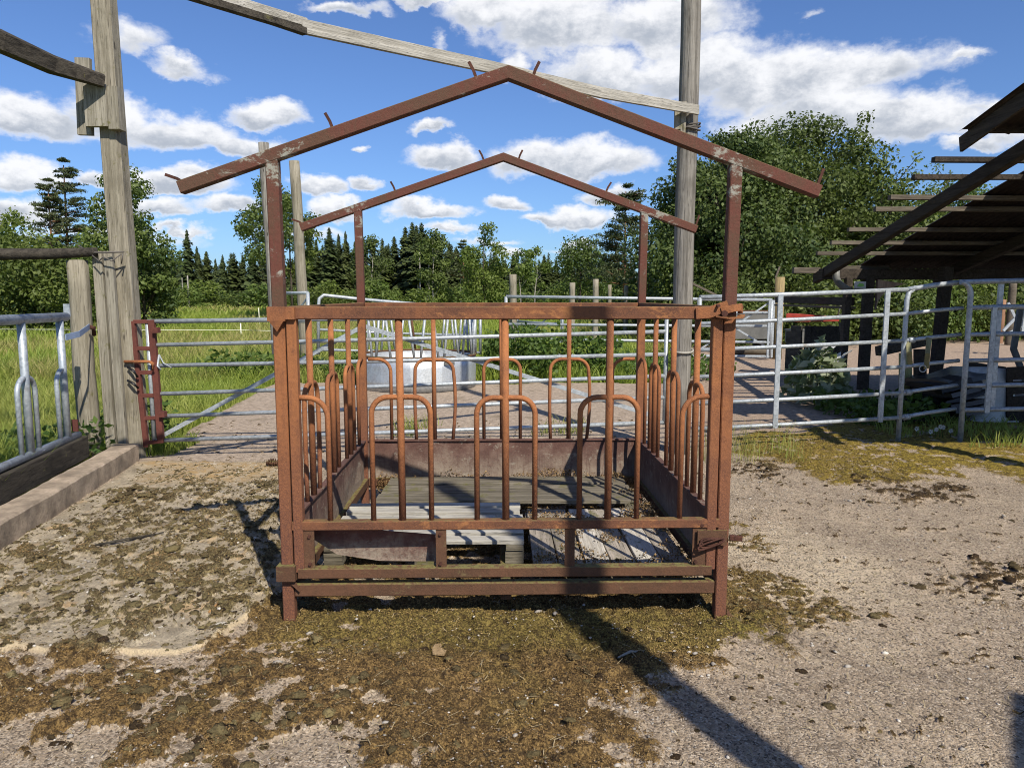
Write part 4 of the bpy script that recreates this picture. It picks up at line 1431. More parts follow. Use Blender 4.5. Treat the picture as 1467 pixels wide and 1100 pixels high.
# the long plank slung between this pole and the next one out of frame
lp = thing('slung_plank', 'long pale sagging plank running overhead from the tall round pole to the upper left', 'plank', P(985, 155, 6.93))
A = P(1000, 158, 6.94)
Bm = P(432, 38, 4.72)
ctrl = [A, P(860, 133, 6.30), P(700, 96, 5.62), P(560, 66, 5.12), Bm]
MB().bar(ctrl, 0.03, 0.084, bev=0.06).build('plank', WOOD_SLUNG, lp)
C1, C2 = P(275, -4, 4.20), Vector((-4.45, 2.75, 3.33))
MB().bar([Bm + Vector((0.02, 0.03, 0.03)), P(395, 20, 4.58), C1 + Vector((0, 0, 0.045)), C2 + Vector((0, 0, 0.05))], 0.03, 0.05, bev=0.06).build('split_half', WOOD_SLUNG, lp)
MB().bar([Bm + Vector((0.02, -0.01, -0.035)), P(390, 30, 4.50), C1 + Vector((0, -0.05, -0.01)), C2 + Vector((0, -0.05, 0.0))], 0.045, 0.04, bev=0.06).build('split_half', WOOD_DARK, lp)
pole('wooden pole carrying the far end of the slung plank', (C2.x - 0.05, C2.y + 0.02), 3.9, 0.09, 0.085, WOOD_POLE)
# unseen pole read from its shadow; unseen gable added and shaped for the corner shadow
SB = G(1090, 1085)
SQ = -0.95
f_ = (SB.y - SQ) / SUN_KY
pole('tall pole behind the viewer whose shadow crosses the yard', (SB.x - SUN_KX * f_, SQ), 6.6, 0.095, 0.085, WOOD_POLE)
gbl = thing('added_shadow_gable', 'unseen board gable added behind the viewer to shade the bottom right', 'added board wall', (3.6, -0.9, 0))
for k in range(9):
    X_ = 3.12 + 0.165 * k
    zt = 3.70 - 0.92 * abs(X_ - 3.62) - (0.35 * max(0, X_ - 4.0))
    MB().bar([(X_, -0.9, -0.05), (X_, -0.9, zt)], 0.163, 0.03, up=(0, 1, 0)).build('board', WOOD_SHED, gbl)
MB().bar([(2.98, -0.9, 3.11), (3.62, -0.9, 3.71), (4.57, -0.9, 2.71)], 0.30, 0.04).build('roof_board', WOOD_SHED, gbl)

# left corner post, with side boards and block cluster
PL = Vector((-3.60, 6.90, 0))
postL = pole('leaning squared post with boards nailed to it, beside the end of the kerb', (-3.575, 6.93), 5.1, 0.098, 0.088, WOOD_POST, lean=(-0.07, 0.0), name='corner_post', cat='post', square=True)
for i, (pxa, pxb, yb, Yd, w) in enumerate(((140, 161, 652, 6.79, 0.088), (155.5, 178, 653, 6.76, 0.078))):
    a_, b_ = P(pxa, 360, Yd), P(pxb, yb, Yd)
    MB().bar([b_, b_.lerp(a_, 0.5), a_], 0.05, w, up=(1, 0, 0), bev=0.08).build('side_board', WOOD_PLANK_V, postL)
for (cx_, y0_, y1_, Yd, w, th) in ((121, 84, 194, 6.86, 0.13, 0.05), (139, 122, 182, 6.79, 0.20, 0.06), (166, 126, 187, 6.83, 0.10, 0.12)):
    a_, b_ = P(cx_ - 2, y0_, Yd), P(cx_ + 2, y1_, Yd)
    MB().bar([b_, a_], th, w, up=(1, 0, 0), bev=0.06).build('cleat', WOOD_PLANK_V, postL)
b = MB()
w0 = P(122, 357, 6.72)
b.tube([P(112, 352, 6.7), P(130, 362, 6.70), P(150, 362, 6.68), P(178, 361, 6.72)], 0.008, 6)
b.tube([P(132, 366, 6.68), P(142, 374, 6.66), P(148, 368, 6.66), P(160, 374, 6.68), P(174, 364, 6.72)], 0.006, 6)
b.tube([P(176, 363, 6.72), P(174, 378, 6.74)], 0.006, 6)
b.build('wire_binding', WIRE_MAT, postL)
b = MB()
b.tube([P(183, 526, 6.80), P(192, 532, 6.76), P(197, 540, 6.80)], 0.012, 6)
b.tube([P(183, 545, 6.80), P(192, 550, 6.76), P(198, 556, 6.80)], 0.012, 6)
b.build('strap_loop', BLACK_PLASTIC, postL)

postS = pole('short round post under the dark pole, between the feed front and the leaning post', (-3.90, 6.72), 1.83, 0.094, 0.085, WOOD_POST, name='short_post', cat='post')
# dark half-round pole resting on it
rb = thing('top_pole', 'dark rotten horizontal pole resting on the short round post', 'pole', P(60, 364, 6.5))
b = MB()
rr = [(0.055 * math.cos(t), 0.05 * math.sin(t)) for t in np.linspace(0, 2 * math.pi, 10)[:-1]]
b.sweep([P(-320, 372, 4.9), P(-120, 368, 5.7), P(0, 364.5, 6.3), P(70, 364, 6.58), P(140, 361, 6.74)], rr, smooth=True, scales=[1.1, 1.05, 1, .95, .8])
b.build('log', WOOD_DARK, rb)
ub = thing('upper_beam', 'black weathered beam sloping in from the left edge to the top of the leaning post', 'beam', P(60, 80, 6.3))
b = MB()
b.sweep([P(-420, -130, 4.6), P(-200, -30, 5.3), P(0, 58, 6.0), P(75, 92, 6.45), P(148, 116, 6.74)], [(-.06, -.075), (.05, -.08), (.065, .04), (.02, .075), (-.06, .06)], smooth=False, scales=[1.2, 1.15, 1.05, .95, .7])
b.build('log', WOOD_DARK, ub)

# ------------------------------------------------------------------ galvanised feed front on the left
ff = thing('feed_front', 'blue grey galvanised feed barrier with hooped bars above the dark board', 'feed barrier', kerb_pt(4.5, 0.3))
fp = lambda Y, z: kerb_pt(Y, 0.30) + Vector((0, 0, z))
Y_A, Y_B = 1.8, 6.12
MB().tube([fp(Y_A, 1.365), fp(Y_B, 1.345)], 0.036, 12).build('top_tube', GALV_BLUE, ff)
MB().tube([fp(Y_A, 0.375), fp(Y_B + 0.08, 0.355)], 0.030, 12).build('bottom_tube', GALV_BLUE, ff)
upk = (1, 0.16, 0)
yy = Y_B - 0.12
kk = 0
while yy > 1.9:
    MB().tube([fp(yy, 0.37), fp(yy, 1.35)], 0.028, 10, up=upk).build('bar', GALV_BLUE, ff)
    half = 0.13
    pts = [fp(yy - half, 0.37)]
    hz_ = 0.82
    for k in range(13):
        t = math.pi * k / 12
        pts.append(fp(yy - half * math.cos(t), hz_ + 0.11 * math.sin(t)))
    pts.append(fp(yy + half, 0.37))
    if kk == 0:
        pts = pts[:8] + [fp(yy, hz_ + 0.112)]
    MB().tube(pts, 0.019, 8, up=upk).build('hoop', GALV_BLUE, ff)
    yy -= 0.62
    kk += 1
MB().box(fp(Y_B + 0.03, 1.40), (0.05, 0.012, 0.10)).build('end_bracket', GALV_BLUE, ff)
MB().box(fp(Y_B + 0.03, 0.44), (0.05, 0.012, 0.10)).build('end_bracket', RUST_LADDER, ff)
b = MB()
b.bar([fp(Y_B - 0.13, 1.185) + Vector((0.045, 0, 0)), fp(Y_B + 0.1, 1.20) + Vector((0.06, 0, 0)), P(128, 468, 6.62)], 0.006, 0.05)
b.build('strap', BLUE_STRAP, ff)
b = MB()
b.tube([P(128, 468, 6.62), P(134, 470, 6.66), P(135, 480, 6.7)], 0.018, 8)
b.build('strap_ring', RUST_DARK, ff)

# ------------------------------------------------------------------ gates
def lerp(a, b, t):
    return a + (b - a) * t


def gate(label, Lb, Rb, zl, zr, r, uprights, mat=GALV, braces=(), ends=(True, True), group=None, cat='gate', name='field_gate'):
    """tubular gate from Lb to Rb (ground points); zl, zr rail heights at each end"""
    Lb, Rb = Vector(Lb), Vector(Rb)
    t = thing(name, label, cat, (Lb.x, Lb.y, 0), group)
    q = lambda f, z: Vector((lerp(Lb.x, Rb.x, f), lerp(Lb.y, Rb.y, f), z))
    zz = lambda k, f: lerp(zl[k], zr[k], f)
    K = len(zl) - 1
    for k in range(len(zl)):
        MB().tube([q(0, zl[k]), q(0.5, lerp(zl[k], zr[k], .5) - 0.004), q(1, zr[k])], r * (1.12 if k == K else 1.0), 10).build('rail', mat, t)
    for f in uprights:
        off = Vector((0, -r * 1.0, 0))
        MB().bar([q(f, zz(0, f) - 0.03) + off, q(f, zz(K, f) + 0.0) + off], 0.05, 0.022, up=(0, 1, 0)).build('upright', mat, t)
    if ends[0]:
        MB().tube([q(0, zl[0] - 0.02), q(0, zl[K] + 0.0)], r * 1.1, 10, up=(0, 1, 0)).build('end_post', mat, t)
    if ends[1]:
        MB().tube([q(1, zr[0] - 0.02), q(1, zr[K] + 0.0)], r * 1.1, 10, up=(0, 1, 0)).build('end_post', mat, t)
    for (f0, z0, f1, z1) in braces:
        MB().bar([q(f0, z0) + Vector((0, 0.03, 0)), q(f1, z1) + Vector((0, 0.03, 0))], 0.012, 0.04).build('brace', mat, t)
    return t


zl1 = [0.160, 0.390, 0.602, 0.868, 1.060, 1.280]
zr1 = [0.290, 0.535, 0.745, 0.955, 1.175, 1.345]
Lg, Rg = (-3.375, 6.87, 0), (1.49, 7.14, 0)
g1 = gate('wide galvanised six-bar gate directly behind the feeder, between the rusty ladder bracket and the pole', Lg, Rg, zl1, zr1, 0.0195, (), braces=((0.005, 0.18, 0.40, 1.22), (0.40, 1.24, 0.985, 0.34)))
wr = MB()
wr.tube([P(228, 508, 6.86), P(234, 520, 6.84), P(246, 527, 6.84)], 0.006, 6)
wr.tube([P(228, 508, 6.86), P(226, 524, 6.84), P(230, 530, 6.84)], 0.01, 6)
wr.build('latch_wire', GALV, g1)

ld = thing('ladder_bracket', 'narrow rusty steel ladder frame fixed between the leaning post and the gate', 'bracket', G(205, 655))
Ya = 6.86
MB().bar([P(190, 460, Ya), P(210, 640, Ya)], 0.042, 0.042, up=(0, 1, 0)).build('stile', RUST_LADDER, ld)
MB().bar([P(217, 458, Ya), P(231, 634, Ya)], 0.055, 0.05, up=(0, 1, 0)).build('stile', RUST_LADDER, ld)
for ya, yb in ((461, 461), (499, 499), (534, 533), (567, 566), (599, 598), (634, 632)):
    fa = (ya - 460) / 178
    MB().bar([P(192 + 19 * fa, ya, Ya), P(216 + 14 * fa, yb, Ya)], 0.036, 0.036).build('rung', RUST_LADDER, ld)
MB().tube([P(178, 518, 6.80), P(214, 518, 6.80), P(219, 521, 6.80), P(219, 530, 6.80)], 0.014, 8).build('hook', RUST_BAR, ld)
for yy in (473, 593):
    MB().box(P(224 + (yy - 473) * .08, yy, 6.82), (0.05, 0.06, 0.05)).build('hinge', RUST_LADDER, ld)

zl2 = [0.222, 0.475, 0.735, 0.995, 1.248, 1.500]
zr2 = [0.262, 0.520, 0.790, 1.060, 1.334, 1.580]
L2, R2 = Vector((1.80, 7.14, 0)), Vector((4.02, 7.58, 0))
g2 = gate('galvanised six-bar gate on the right, between the pole and the strapped post', L2, R2, zl2, zr2, 0.0205, (0.372, 0.895), ends=(True, False))
q2 = lambda f, z: Vector((lerp(L2.x, R2.x, f), lerp(L2.y, R2.y, f), z))
MB().tube([q2(1.0, -0.03), q2(1.0, 0.7), q2(1.0, 1.47), q2(1.008, 1.55), q2(1.04, 1.60)], 0.0245, 10, up=(0, 1, 0)).build('foot_post', GALV, g2)
for k, (z0, z1) in enumerate(zip(zr2, (0.335, 0.585, 0.845, 1.115, 1.39, 1.66))):
    MB().tube([q2(1.0, z0), q2(1.14, lerp(z0, z1, .55)), q2(1.293, z1 + .0)], 0.0265 if k == 5 else 0.0205, 10).build('sliding_rail', GALV, g2)
for k in (0, 1, 3):
    MB().tube([q2(1.02, zr2[k] + 0.003), q2(1.05, zr2[k] + 0.006)], 0.031, 10).build('clamp', GALV, g2)

zl3 = [0.335, 0.590, 0.850, 1.120, 1.395, 1.655]
zr3 = [0.43, 0.67, 0.93, 1.19, 1.46, 1.72]
L3g, R3g = Vector((4.69, 7.62, 0)), Vector((7.4, 7.45, 0))
g3 = gate('shaded galvanised corral panel with a rounded corner at the far right', L3g, R3g, zl3[:5], zr3[:5], 0.0235, (0.085,), ends=(False, True))
q3 = lambda f, z: Vector((lerp(L3g.x, R3g.x, f), lerp(L3g.y, R3g.y, f), z))
pts = [q3(0, -0.03), q3(0, 0.8), q3(0, 1.52)]
for k in range(1, 6):
    t = math.pi / 2 * k / 5
    pts.append(q3(0, 0) + Vector((-0.11 + 0.11 * math.cos(t), 0, 1.52 + 0.135 * math.sin(t))))
MB().tube(pts, 0.027, 10, up=(0, 1, 0)).build('corner_post', GALV, g3)
MB().tube([q3(-0.04, 1.655), q3(0.5, 1.69), q3(1, 1.72)], 0.027, 10).build('top_rail', GALV, g3)
MB().bar([q3(0.112, 0.35) + Vector((0, .02, 0)), q3(0.112, 1.64) + Vector((0, .02, 0))], 0.05, 0.03, up=(0, 1, 0)).build('upright', GALV, g3)
# old webbing straps tying the two together
for (px0, y0_, y1_, dx) in ((1304, 486, 522, -3), (1327, 484, 528, 4)):
    sp = MB()
    sp.bar([P(px0, y1_, 7.58), P(px0 + dx * .5, (y0_ + y1_) / 2, 7.50), P(px0 + dx, y0_, 7.60)], 0.008, 0.05, up=(1, 0, 0))
    sp.build('webbing_strap', STRAP_OLD, g2)
sp = MB()
sp.tube([P(1322, 528, 7.52) + Vector((0.035 * math.cos(t), 0, 0.035 * math.sin(t))) for t in np.linspace(0, 6.28, 14)], 0.006, 6, up=(0, 1, 0))
sp.build('strap_ring', GALV, g2)

# far gates beyond the slab
zf = [0.03, 0.36, 0.70, 1.03, 1.22, 1.46]
g4 = gate('pale galvanised gate farther back, left of the post with the loose stick', (P(725, 424, 17.3).x, 17.3, 0), (P(1106, 424, 17.6).x, 17.6, 0),
          [0.16, 0.52, 0.86, 1.12, 1.50], [0.08, 0.42, 0.80, 1.12, 1.42], 0.035, (0.99,), ends=(True, True), braces=((0.72, 1.3, 0.99, 0.3), (0.99, 1.35, 0.72, 0.2)))
g5 = gate('small squared galvanised gate by the two grey poles', (P(405, 424, 14.2).x, 14.2, 0), (P(441, 424, 13.6).x, 13.6, 0), [0.3, 0.65, 1.05, 1.57], [0.3, 0.65, 1.05, 1.57], 0.03, (), braces=((0, .9, 1, 1.5),))
a5 = thing('arched_gate', 'galvanised gate with a sloping round-cornered top rail, behind the feeder bars on the left', 'gate', (P(457, 424, 13.2).x, 13.2, 0))
b = MB()
q5 = lambda px, y: P(px, y, 13.2 + (px - 457) * 0.006)
b.tube([q5(456, 508), q5(456, 440), q5(457.5, 428), q5(464, 423), q5(520, 429), q5(600, 436), q5(690, 441)], 0.03, 10, up=(0, 1, 0))
b.build('frame', GALV, a5)
for y0_, y1_ in ((472, 481), (501, 505)):
    MB().tube([q5(456, y0_), q5(560, lerp(y0_, y1_, .6)), q5(688, y1_)], 0.024, 8).build('rail', GALV, a5)
MB().tube([q5(688, 441), q5(688, 508)], 0.03, 8, up=(0, 1, 0)).build('end_post', GALV, a5)
g6 = gate('short galvanised hurdle standing between the fence posts at the back', (P(742, 424, 21).x, 21.0, 0), (P(806, 424, 19).x, 19.0, 0), [0.35, 0.8, 1.28], [0.35, 0.8, 1.28], 0.03, (0.98,), braces=((0.1, .3, .98, 1.25),))

# ------------------------------------------------------------------ round bale feeder
TC = Vector((P(600, 550, 12.5).x, 12.45, 0))
tf = thing('bale_feeder', 'round galvanised bale feeder with slanting bars standing behind the wide gate', 'bale feeder', TC)
R_ = 0.97
pn = 12
for s_ in range(pn):
    b = MB()
    a0, a1 = 2 * math.pi * s_ / pn, 2 * math.pi * (s_ + 1) / pn
    vs, fs = [], []
    for j in range(5):
        a = a0 + (a1 - a0) * j / 4 * 0.999
        for (rr_, z) in ((R_, 0.01), (R_ + .005, .17), (R_, .19), (R_ + .005, .36), (R_, .38), (R_, .53), (R_ - .02, .53), (R_ - .02, .01)):
            vs.append((TC.x + rr_ * math.cos(a), TC.y + rr_ * math.sin(a), z))
    for j in range(4):
        for k in range(8):
            fs.append((j * 8 + k, (j + 1) * 8 + k, (j + 1) * 8 + (k + 1) % 8, j * 8 + (k + 1) % 8))
    b.add(vs, fs)
    b.s = [True] * len(b.s)
    b.build('skirt_panel', GALV_TUB, tf)
b = MB()
b.tube([(TC.x + R_ * math.cos(t), TC.y + R_ * math.sin(t), 0.545) for t in np.linspace(0, 2 * math.pi, 49)], 0.022, 8)
b.build('lower_ring', RUST_LOW, tf)
b = MB()
b.tube([(TC.x + (R_ - .0) * math.cos(t), TC.y + (R_ - .0) * math.sin(t), 1.19) for t in np.linspace(0, 2 * math.pi, 49)], 0.024, 8)
b.build('upper_ring', GALV, tf)
for k in range(16):
    a = 2 * math.pi * (k + .3) / 16
    for s_ in (-1, 1):
        b = MB()
        b.tube([(TC.x + R_ * math.cos(a + s_ * .05), TC.y + R_ * math.sin(a + s_ * .05), 0.54), (TC.x + R_ * math.cos(a + s_ * .13), TC.y + R_ * math.sin(a + s_ * .13), 1.18)], 0.02, 8, up=(0, 1, 0))
        b.build('bar', GALV if not (1.2 < a < 1.9 and s_ > 0) else RUST_LOW, tf)
MB().box((TC.x + 0.60, TC.y - R_ + .14, 0.46), (0.16, 0.02, 0.05)).build('slot_plate', IRON_GREY, tf)
# ------------------------------------------------------------------ the open shed on the right
RS = 0.234
roof_z = lambda Y: 2.0 + (12.0 - Y) * RS


def on_roof(px, py, dz=0.0):
    r = ray(px, py)
    t = (2.0 + 12.0 * RS + dz - CAM_H) / (r[2] + RS * r[1])
    return Vector((r[0] * t, r[1] * t, CAM_H + r[2] * t))


shed = thing('open_shed', 'dark open-sided timber shed with a half-stripped corrugated roof, at the right edge', 'shed', (6.5, 12.0, 0))
for i, X_ in enumerate((5.02, 7.0, 9.0, 11.0)):
    MB().bar([(X_, 12.35, roof_z(12.35) - 0.12), (X_, 8.2, roof_z(8.2) - 0.12), (X_, 4.0, roof_z(4.0) - 0.12)], 0.10, 0.15).build('rafter', WOOD_SHED, shed)
# roofing laths across the rafters
lath = [(1337, 229, 1480), (1308, 254, 1450), (1274, 283, 1406), (1253, 300, 1380), (1215, 329, 1334), (1190, 348, 1306), (1170, 363, 1284)]
for i, (pxl, pyl, pxr) in enumerate(lath):
    a = on_roof(pxl, pyl)
    MB().bar([(a.x, a.y, a.z), (6.2, a.y + random.uniform(-.05, .05), a.z - 0.005), (12.0, a.y, a.z)], 0.075, 0.055, bev=0.05).build('batten', WOOD_SHED if i in (0, 1) else WOOD_BATTEN, shed)
for yy in (7.35, 6.75, 6.1, 5.4, 4.7):
    MB().bar([(4.55 if yy > 6.3 else 5.4, yy, roof_z(yy)), (12.0, yy, roof_z(yy))], 0.075, 0.032).build('batten', WOOD_SHED, shed)
MB().bar([(4.62, 12.30, roof_z(12.3) - 0.0), (5.05, 12.3, roof_z(12.3))], 0.10, 0.10).build('batten', WOOD_BATTEN, shed)
MB().bar([(5.15, 12.10, roof_z(12.1) - 0.02), (6.1, 12.12, roof_z(12.1) - 0.02)], 0.06, 0.08).build('batten', WOOD_BATTEN, shed)
MB().bar([(4.95, 12.0, 1.86), (13.0, 12.0, 1.86)], 0.15, 0.17).build('eave_beam', WOOD_SHED, shed)
MB().bar([(5.2, 4.4, roof_z(4.4) - 0.28), (13.0, 4.4, roof_z(4.4) - 0.28)], 0.14, 0.17).build('front_beam', WOOD_SHED, shed)


def corrugated(x0, y0, y1, wdt=0.86, amp=0.022, waves=9, dz=0.03, ragged=0.0):
    nxs, nys = waves * 4, 4
    vs, fs = [], []
    for j in range(nys + 1):
        for i in range(nxs + 1):
            X_ = x0 + wdt * i / nxs
            Y_ = y0 + (y1 - y0) * j / nys
            if j == 0:
                Y_ += ragged * random.uniform(-1, 1)
            vs.append((X_, Y_, roof_z(Y_) + dz + amp * math.sin(2 * math.pi * waves * i / nxs) + amp))
    k = nxs + 1
    for j in range(nys):
        for i in range(nxs):
            fs.append((j * k + i, j * k + i + 1, (j + 1) * k + i + 1, (j + 1) * k + i))
    nv = len(vs)
    vs += [(a, b, c + 0.003) for a, b, c in vs]
    fs += [tuple(q + nv for q in f[::-1]) for f in fs]
    return MB().add(vs, fs, True)


for c in range(8):
    x0 = 5.66 + c * 0.80
    corrugated(x0, 12.4, 9.6, ragged=0.03, dz=0.028 + 0.004 * (c % 2)).build('roof_sheet', ROOF_SHEET, shed)
    corrugated(x0 + 0.03, 9.8, 7.1, ragged=0.03, dz=0.034 + 0.004 * (c % 2)).build('roof_sheet', ROOF_SHEET, shed)
for c in range(9):
    x0 = 5.28 + c * 0.80
    corrugated(x0, 7.3, 5.6, dz=0.042 + 0.004 * (c % 2)).build('roof_sheet', ROOF_SHEET, shed)
    corrugated(x0, 5.75, 3.9, dz=0.050 + 0.004 * (c % 2)).build('roof_sheet', ROOF_SHEET, shed)
corrugated(4.40, 7.52, 6.3, dz=0.05, ragged=0.05, wdt=0.95).build('roof_sheet', ROOF_SHEET, shed)
MB().bar([(4.47, 7.6, roof_z(7.6) - 0.02), (4.47, 6.25, roof_z(6.25) - 0.02)], 0.03, 0.15).build('barge_board', WOOD_SHED, shed)
# posts: one with a curved knee brace and a small notice
bp = MB()
bp.bar([(5.72, 11.98, -0.05), (5.72, 11.98, 1.80)], 0.15, 0.13, up=(0, 1, 0)).build('post', WOOD_SHED, shed)
MB().bar([(5.33, 11.9, -0.05), (5.36, 11.9, 1.80)], 0.10, 0.12, up=(0, 1, 0)).build('post', WOOD_SHED, shed)
MB().bar([(6.55, 11.4, -0.05), (6.62, 11.4, 1.95)], 0.15, 0.15, up=(0, 1, 0)).build('post', WOOD_SHED, shed)
for X_ in (9.0, 11.5):
    MB().bar([(X_, 11.98, -0.05), (X_, 11.98, 1.80)], 0.2, 0.2, up=(0, 1, 0)).build('post', WOOD_SHED, shed)
for X_ in (5.6, 8.2, 11.0):
    MB().bar([(X_, 4.4, -0.05), (X_, 4.4, roof_z(4.4) - 0.35)], 0.17, 0.17, up=(0, 1, 0)).build('post', WOOD_SHED, shed)
br = MB()
vs = []
K = 9
for k in range(K + 1):
    t = math.pi / 2 * k / K
    ox, oz = 5.83 + 0.48 * (1 - math.cos(t)), 1.30 + 0.40 * math.sin(t)
    vs += [(ox, 11.90, oz), (ox, 11.97, oz)]
vs += [(5.83, 11.90, 1.775), (5.83, 11.97, 1.775)]
fs = [(2 * k, 2 * k + 1, 2 * k + 3, 2 * k + 2) for k in range(K)]
fs += [(2 * (K + 1), 2 * k + 2, 2 * k) for k in range(K)] + [(2 * (K + 1) + 1, 2 * k + 1, 2 * k + 3) for k in range(K)]
fs += [(2 * K, 2 * K + 1, 2 * K + 3, 2 * K + 2)]
br.add(vs, fs)
br.build('knee_brace', mat_wood('brace_timber', (0.44, 0.31, 0.23), (0.25, 0.17, 0.125)), shed)
sg = thing('notice', 'small white and green notice on the shed post with the curved brace', 'sign', P(1232, 409, 11.88))
MB().box(P(1232, 409, 11.885), (0.185, 0.012, 0.125)).build('board', WHITE_PLASTIC, sg)
MB().add([P(1228, 410, 11.876), P(1231, 406, 11.876), P(1237, 406.5, 11.876), P(1238, 410, 11.876), P(1233, 411, 11.876)], [(0, 1, 2, 3, 4)]).build('print', GREEN_PRINT, sg)
MB().box(P(1232, 414.2, 11.884), (0.185, 0.014, 0.03)).build('foot_strip', IRON_GREY, sg)
gp = thing('drain_pipe', 'bent grey gutter pipe under the shed eave', 'pipe', P(1205, 400, 11.8))
b = MB()
b.tube([P(1198, 384, 11.8), P(1198, 398, 11.8), P(1201, 405, 11.8), P(1208, 411, 11.82), P(1219, 417, 11.86)], 0.055, 10, up=(0, 1, 0))
b.build('pipe', IRON_GREY, gp)

# rail of old timber, sunlit, going left from the shed posts
tr = thing('timber_rail', 'long grey timber rail between the post with the loose stick and the shed', 'rail', P(1170, 432, 15))
MB().bar([P(1112, 429, 17.2), P(1222, 432, 12.3)], 0.05, 0.14).build('board', WOOD_SHED, tr)
MB().bar([P(1112, 437, 17.2), P(1222, 441, 12.4)], 0.09, 0.04).build('board', WOOD_BATTEN, tr)
psS = thing('stick_post', 'yellowish wooden post with a loose slanting stick on top, beside the far gate', 'post', G(1112, 512))
b_ = P(1113, 505, 17.9)
MB().tube([(b_.x, 17.9, -.1), (b_.x, 17.9, .9), (b_.x + .0, 17.9, P(1113, 397, 17.9).z)], 0.115, 12, up=(0, 1, 0)).build('shaft', mat_wood('post_yellow', (0.36, 0.27, 0.13), (0.18, 0.14, 0.075)), psS)
MB().bar([P(1111, 398, 17.9), P(1117, 382, 17.9)], 0.045, 0.035, up=(0, 1, 0)).build('stick', WOOD_BATTEN, psS)
MB().bar([P(1108, 430, 17.7), P(1104, 512, 17.7)], 0.09, 0.02, up=(0, 1, 0)).build('metal_strip', GALV, psS)

# things standing about in the yard
rt = thing('red_drawbar', 'faded red steel beam with a handle, lying on dark supports', 'implement', P(1165, 470, 14))
b = MB()
a0, a1 = P(1128, 454, 14.0), P(1202, 457, 13.6)
b.sweep([a0, a0.lerp(a1, .5), a1], [(-.16, -.075), (.16, -.075), (.18, .06), (-.18, .06)], scales=[1.1, .9, .55])
b.build('beam', RED_PAINT, rt)
MB().tube([P(1200, 453, 13.6), P(1216, 448, 13.5)], 0.018, 8).build('handle', GALV, rt)
MB().tube([P(1200, 452, 13.6), P(1205, 437, 13.6)], 0.012, 6, up=(0, 1, 0)).build('lever', IRON_GREY, rt)
MB().box(P(1170, 455.5, 13.66), (0.09, 0.02, 0.03)).build('slot', BLACK_PLASTIC, rt)
for px_ in (1134, 1196):
    c = P(px_, 470, 13.9)
    MB().box((c.x, 13.9, 0.42), (0.10, 0.25, 0.86)).build('support', WOOD_DARK, rt)
gb = thing('grey_box', 'grey metal box with a white label beside the dark wooden bin', 'box', G(1142, 487))
c = P(1143, 470, 14.6)
MB().box((c.x, 14.7, 0.72), (0.30, 0.3, 0.24), jit=0.005).build('body', IRON_GREY, gb)
MB().box((c.x, 14.7, 0.33), (0.22, 0.22, 0.66)).build('stand', WOOD_DARK, gb)
MB().box((c.x - .03, 14.545, 0.76), (0.07, 0.006, 0.08)).build('label', WHITE_PLASTIC, gb)
MB().box((c.x, 14.7, 0.85), (0.33, 0.33, 0.03)).build('lid', IRON_GREY, gb)
db = thing('wooden_bin', 'dark square bin of upright boards behind the broad-leaved plant', 'bin', G(1180, 515))
c0, c1 = P(1153, 470, 13.0), P(1207, 470, 13.0)
for i in range(6):
    t0 = (i + .5) / 6
    MB().box((lerp(c0.x, c1.x, t0), 13.0, 0.50), ((c1.x - c0.x) / 6 * .96, 0.03, 0.98), jit=0.003).build('board', WOOD_DARK, db)
for yy in (13.25, 13.5):
    for X_ in (c0.x, c1.x):
        MB().box((X_, yy, 0.5), (0.03, 0.24, 0.96), jit=0.003).build('board', WOOD_DARK, db)
MB().box(((c0.x + c1.x) / 2, 13.3, 0.96), (c1.x - c0.x - .04, 0.5, 0.02)).build('lid', WOOD_DARK, db)
sk = thing('garden_stake', 'thin pale stake leaning against the wooden bin', 'stake', G(1206, 520))
MB().bar([P(1206, 482, 12.85), P(1203, 462, 12.9)], 0.04, 0.03, up=(0, 1, 0)).build('shaft', WOOD_BATTEN, sk)
# grey trough with a log in front
gt = thing('grey_trough', 'long grey sheet-metal trough behind the far gate, right of the feeder', 'trough', G(1070, 495))
c0, c1 = P(1042, 450, 19.5), P(1102, 450, 19.5)
w_ = c1.x - c0.x
cx_ = (c0.x + c1.x) / 2
b = MB()
b.sweep([(c0.x, 19.9, 0.75), (c1.x, 19.9, 0.75)], [(-.45, .36), (-.40, -.36), (.40, -.36), (.45, .36), (.41, .36), (.36, -.32), (-.36, -.32), (-.41, .36)])
b.build('body', IRON_GREY, gt)
MB().bar([(c0.x - .05, 19.42, 1.12), (c1.x + .05, 19.42, 1.12)], 0.06, 0.05).build('rim', RUST_LOW, gt)
for X_ in (c0.x + .12, c1.x - .12):
    MB().box((X_, 19.9, 0.2), (0.08, 0.7, 0.4)).build('leg', WOOD_DARK, gt)
lg = thing('fallen_log', 'weathered log lying in front of the grey trough', 'log', G(1072, 500))
MB().tube([(c0.x - .1, 19.1, 0.11), (cx_, 19.15, 0.12), (c1.x + .2, 19.1, 0.11)], 0.11, 10).build('trunk', WOOD_BATTEN, lg)
# white hose coil
hc = thing('hose_coil', 'tangled heap of white hose on the ground beyond the shed post', 'hose', G(1252, 482))
b = MB()
hc0 = G(1253, 478)
hp = []
for k in range(150):
    t = k / 150 * 2 * math.pi * 9
    rr_ = 0.42 + 0.16 * math.sin(t * 0.37) + 0.08 * math.sin(t * 1.7)
    hp.append((hc0.x + rr_ * 1.25 * math.cos(t) + .1 * math.sin(t * .21), hc0.y + rr_ * 0.8 * math.sin(t), 0.04 + 0.22 * abs(math.sin(t * 0.23)) * (0.5 + .5 * math.sin(t * .61))))
b.tube(hp, 0.022, 6)
b.build('hose', WHITE_PLASTIC, hc)

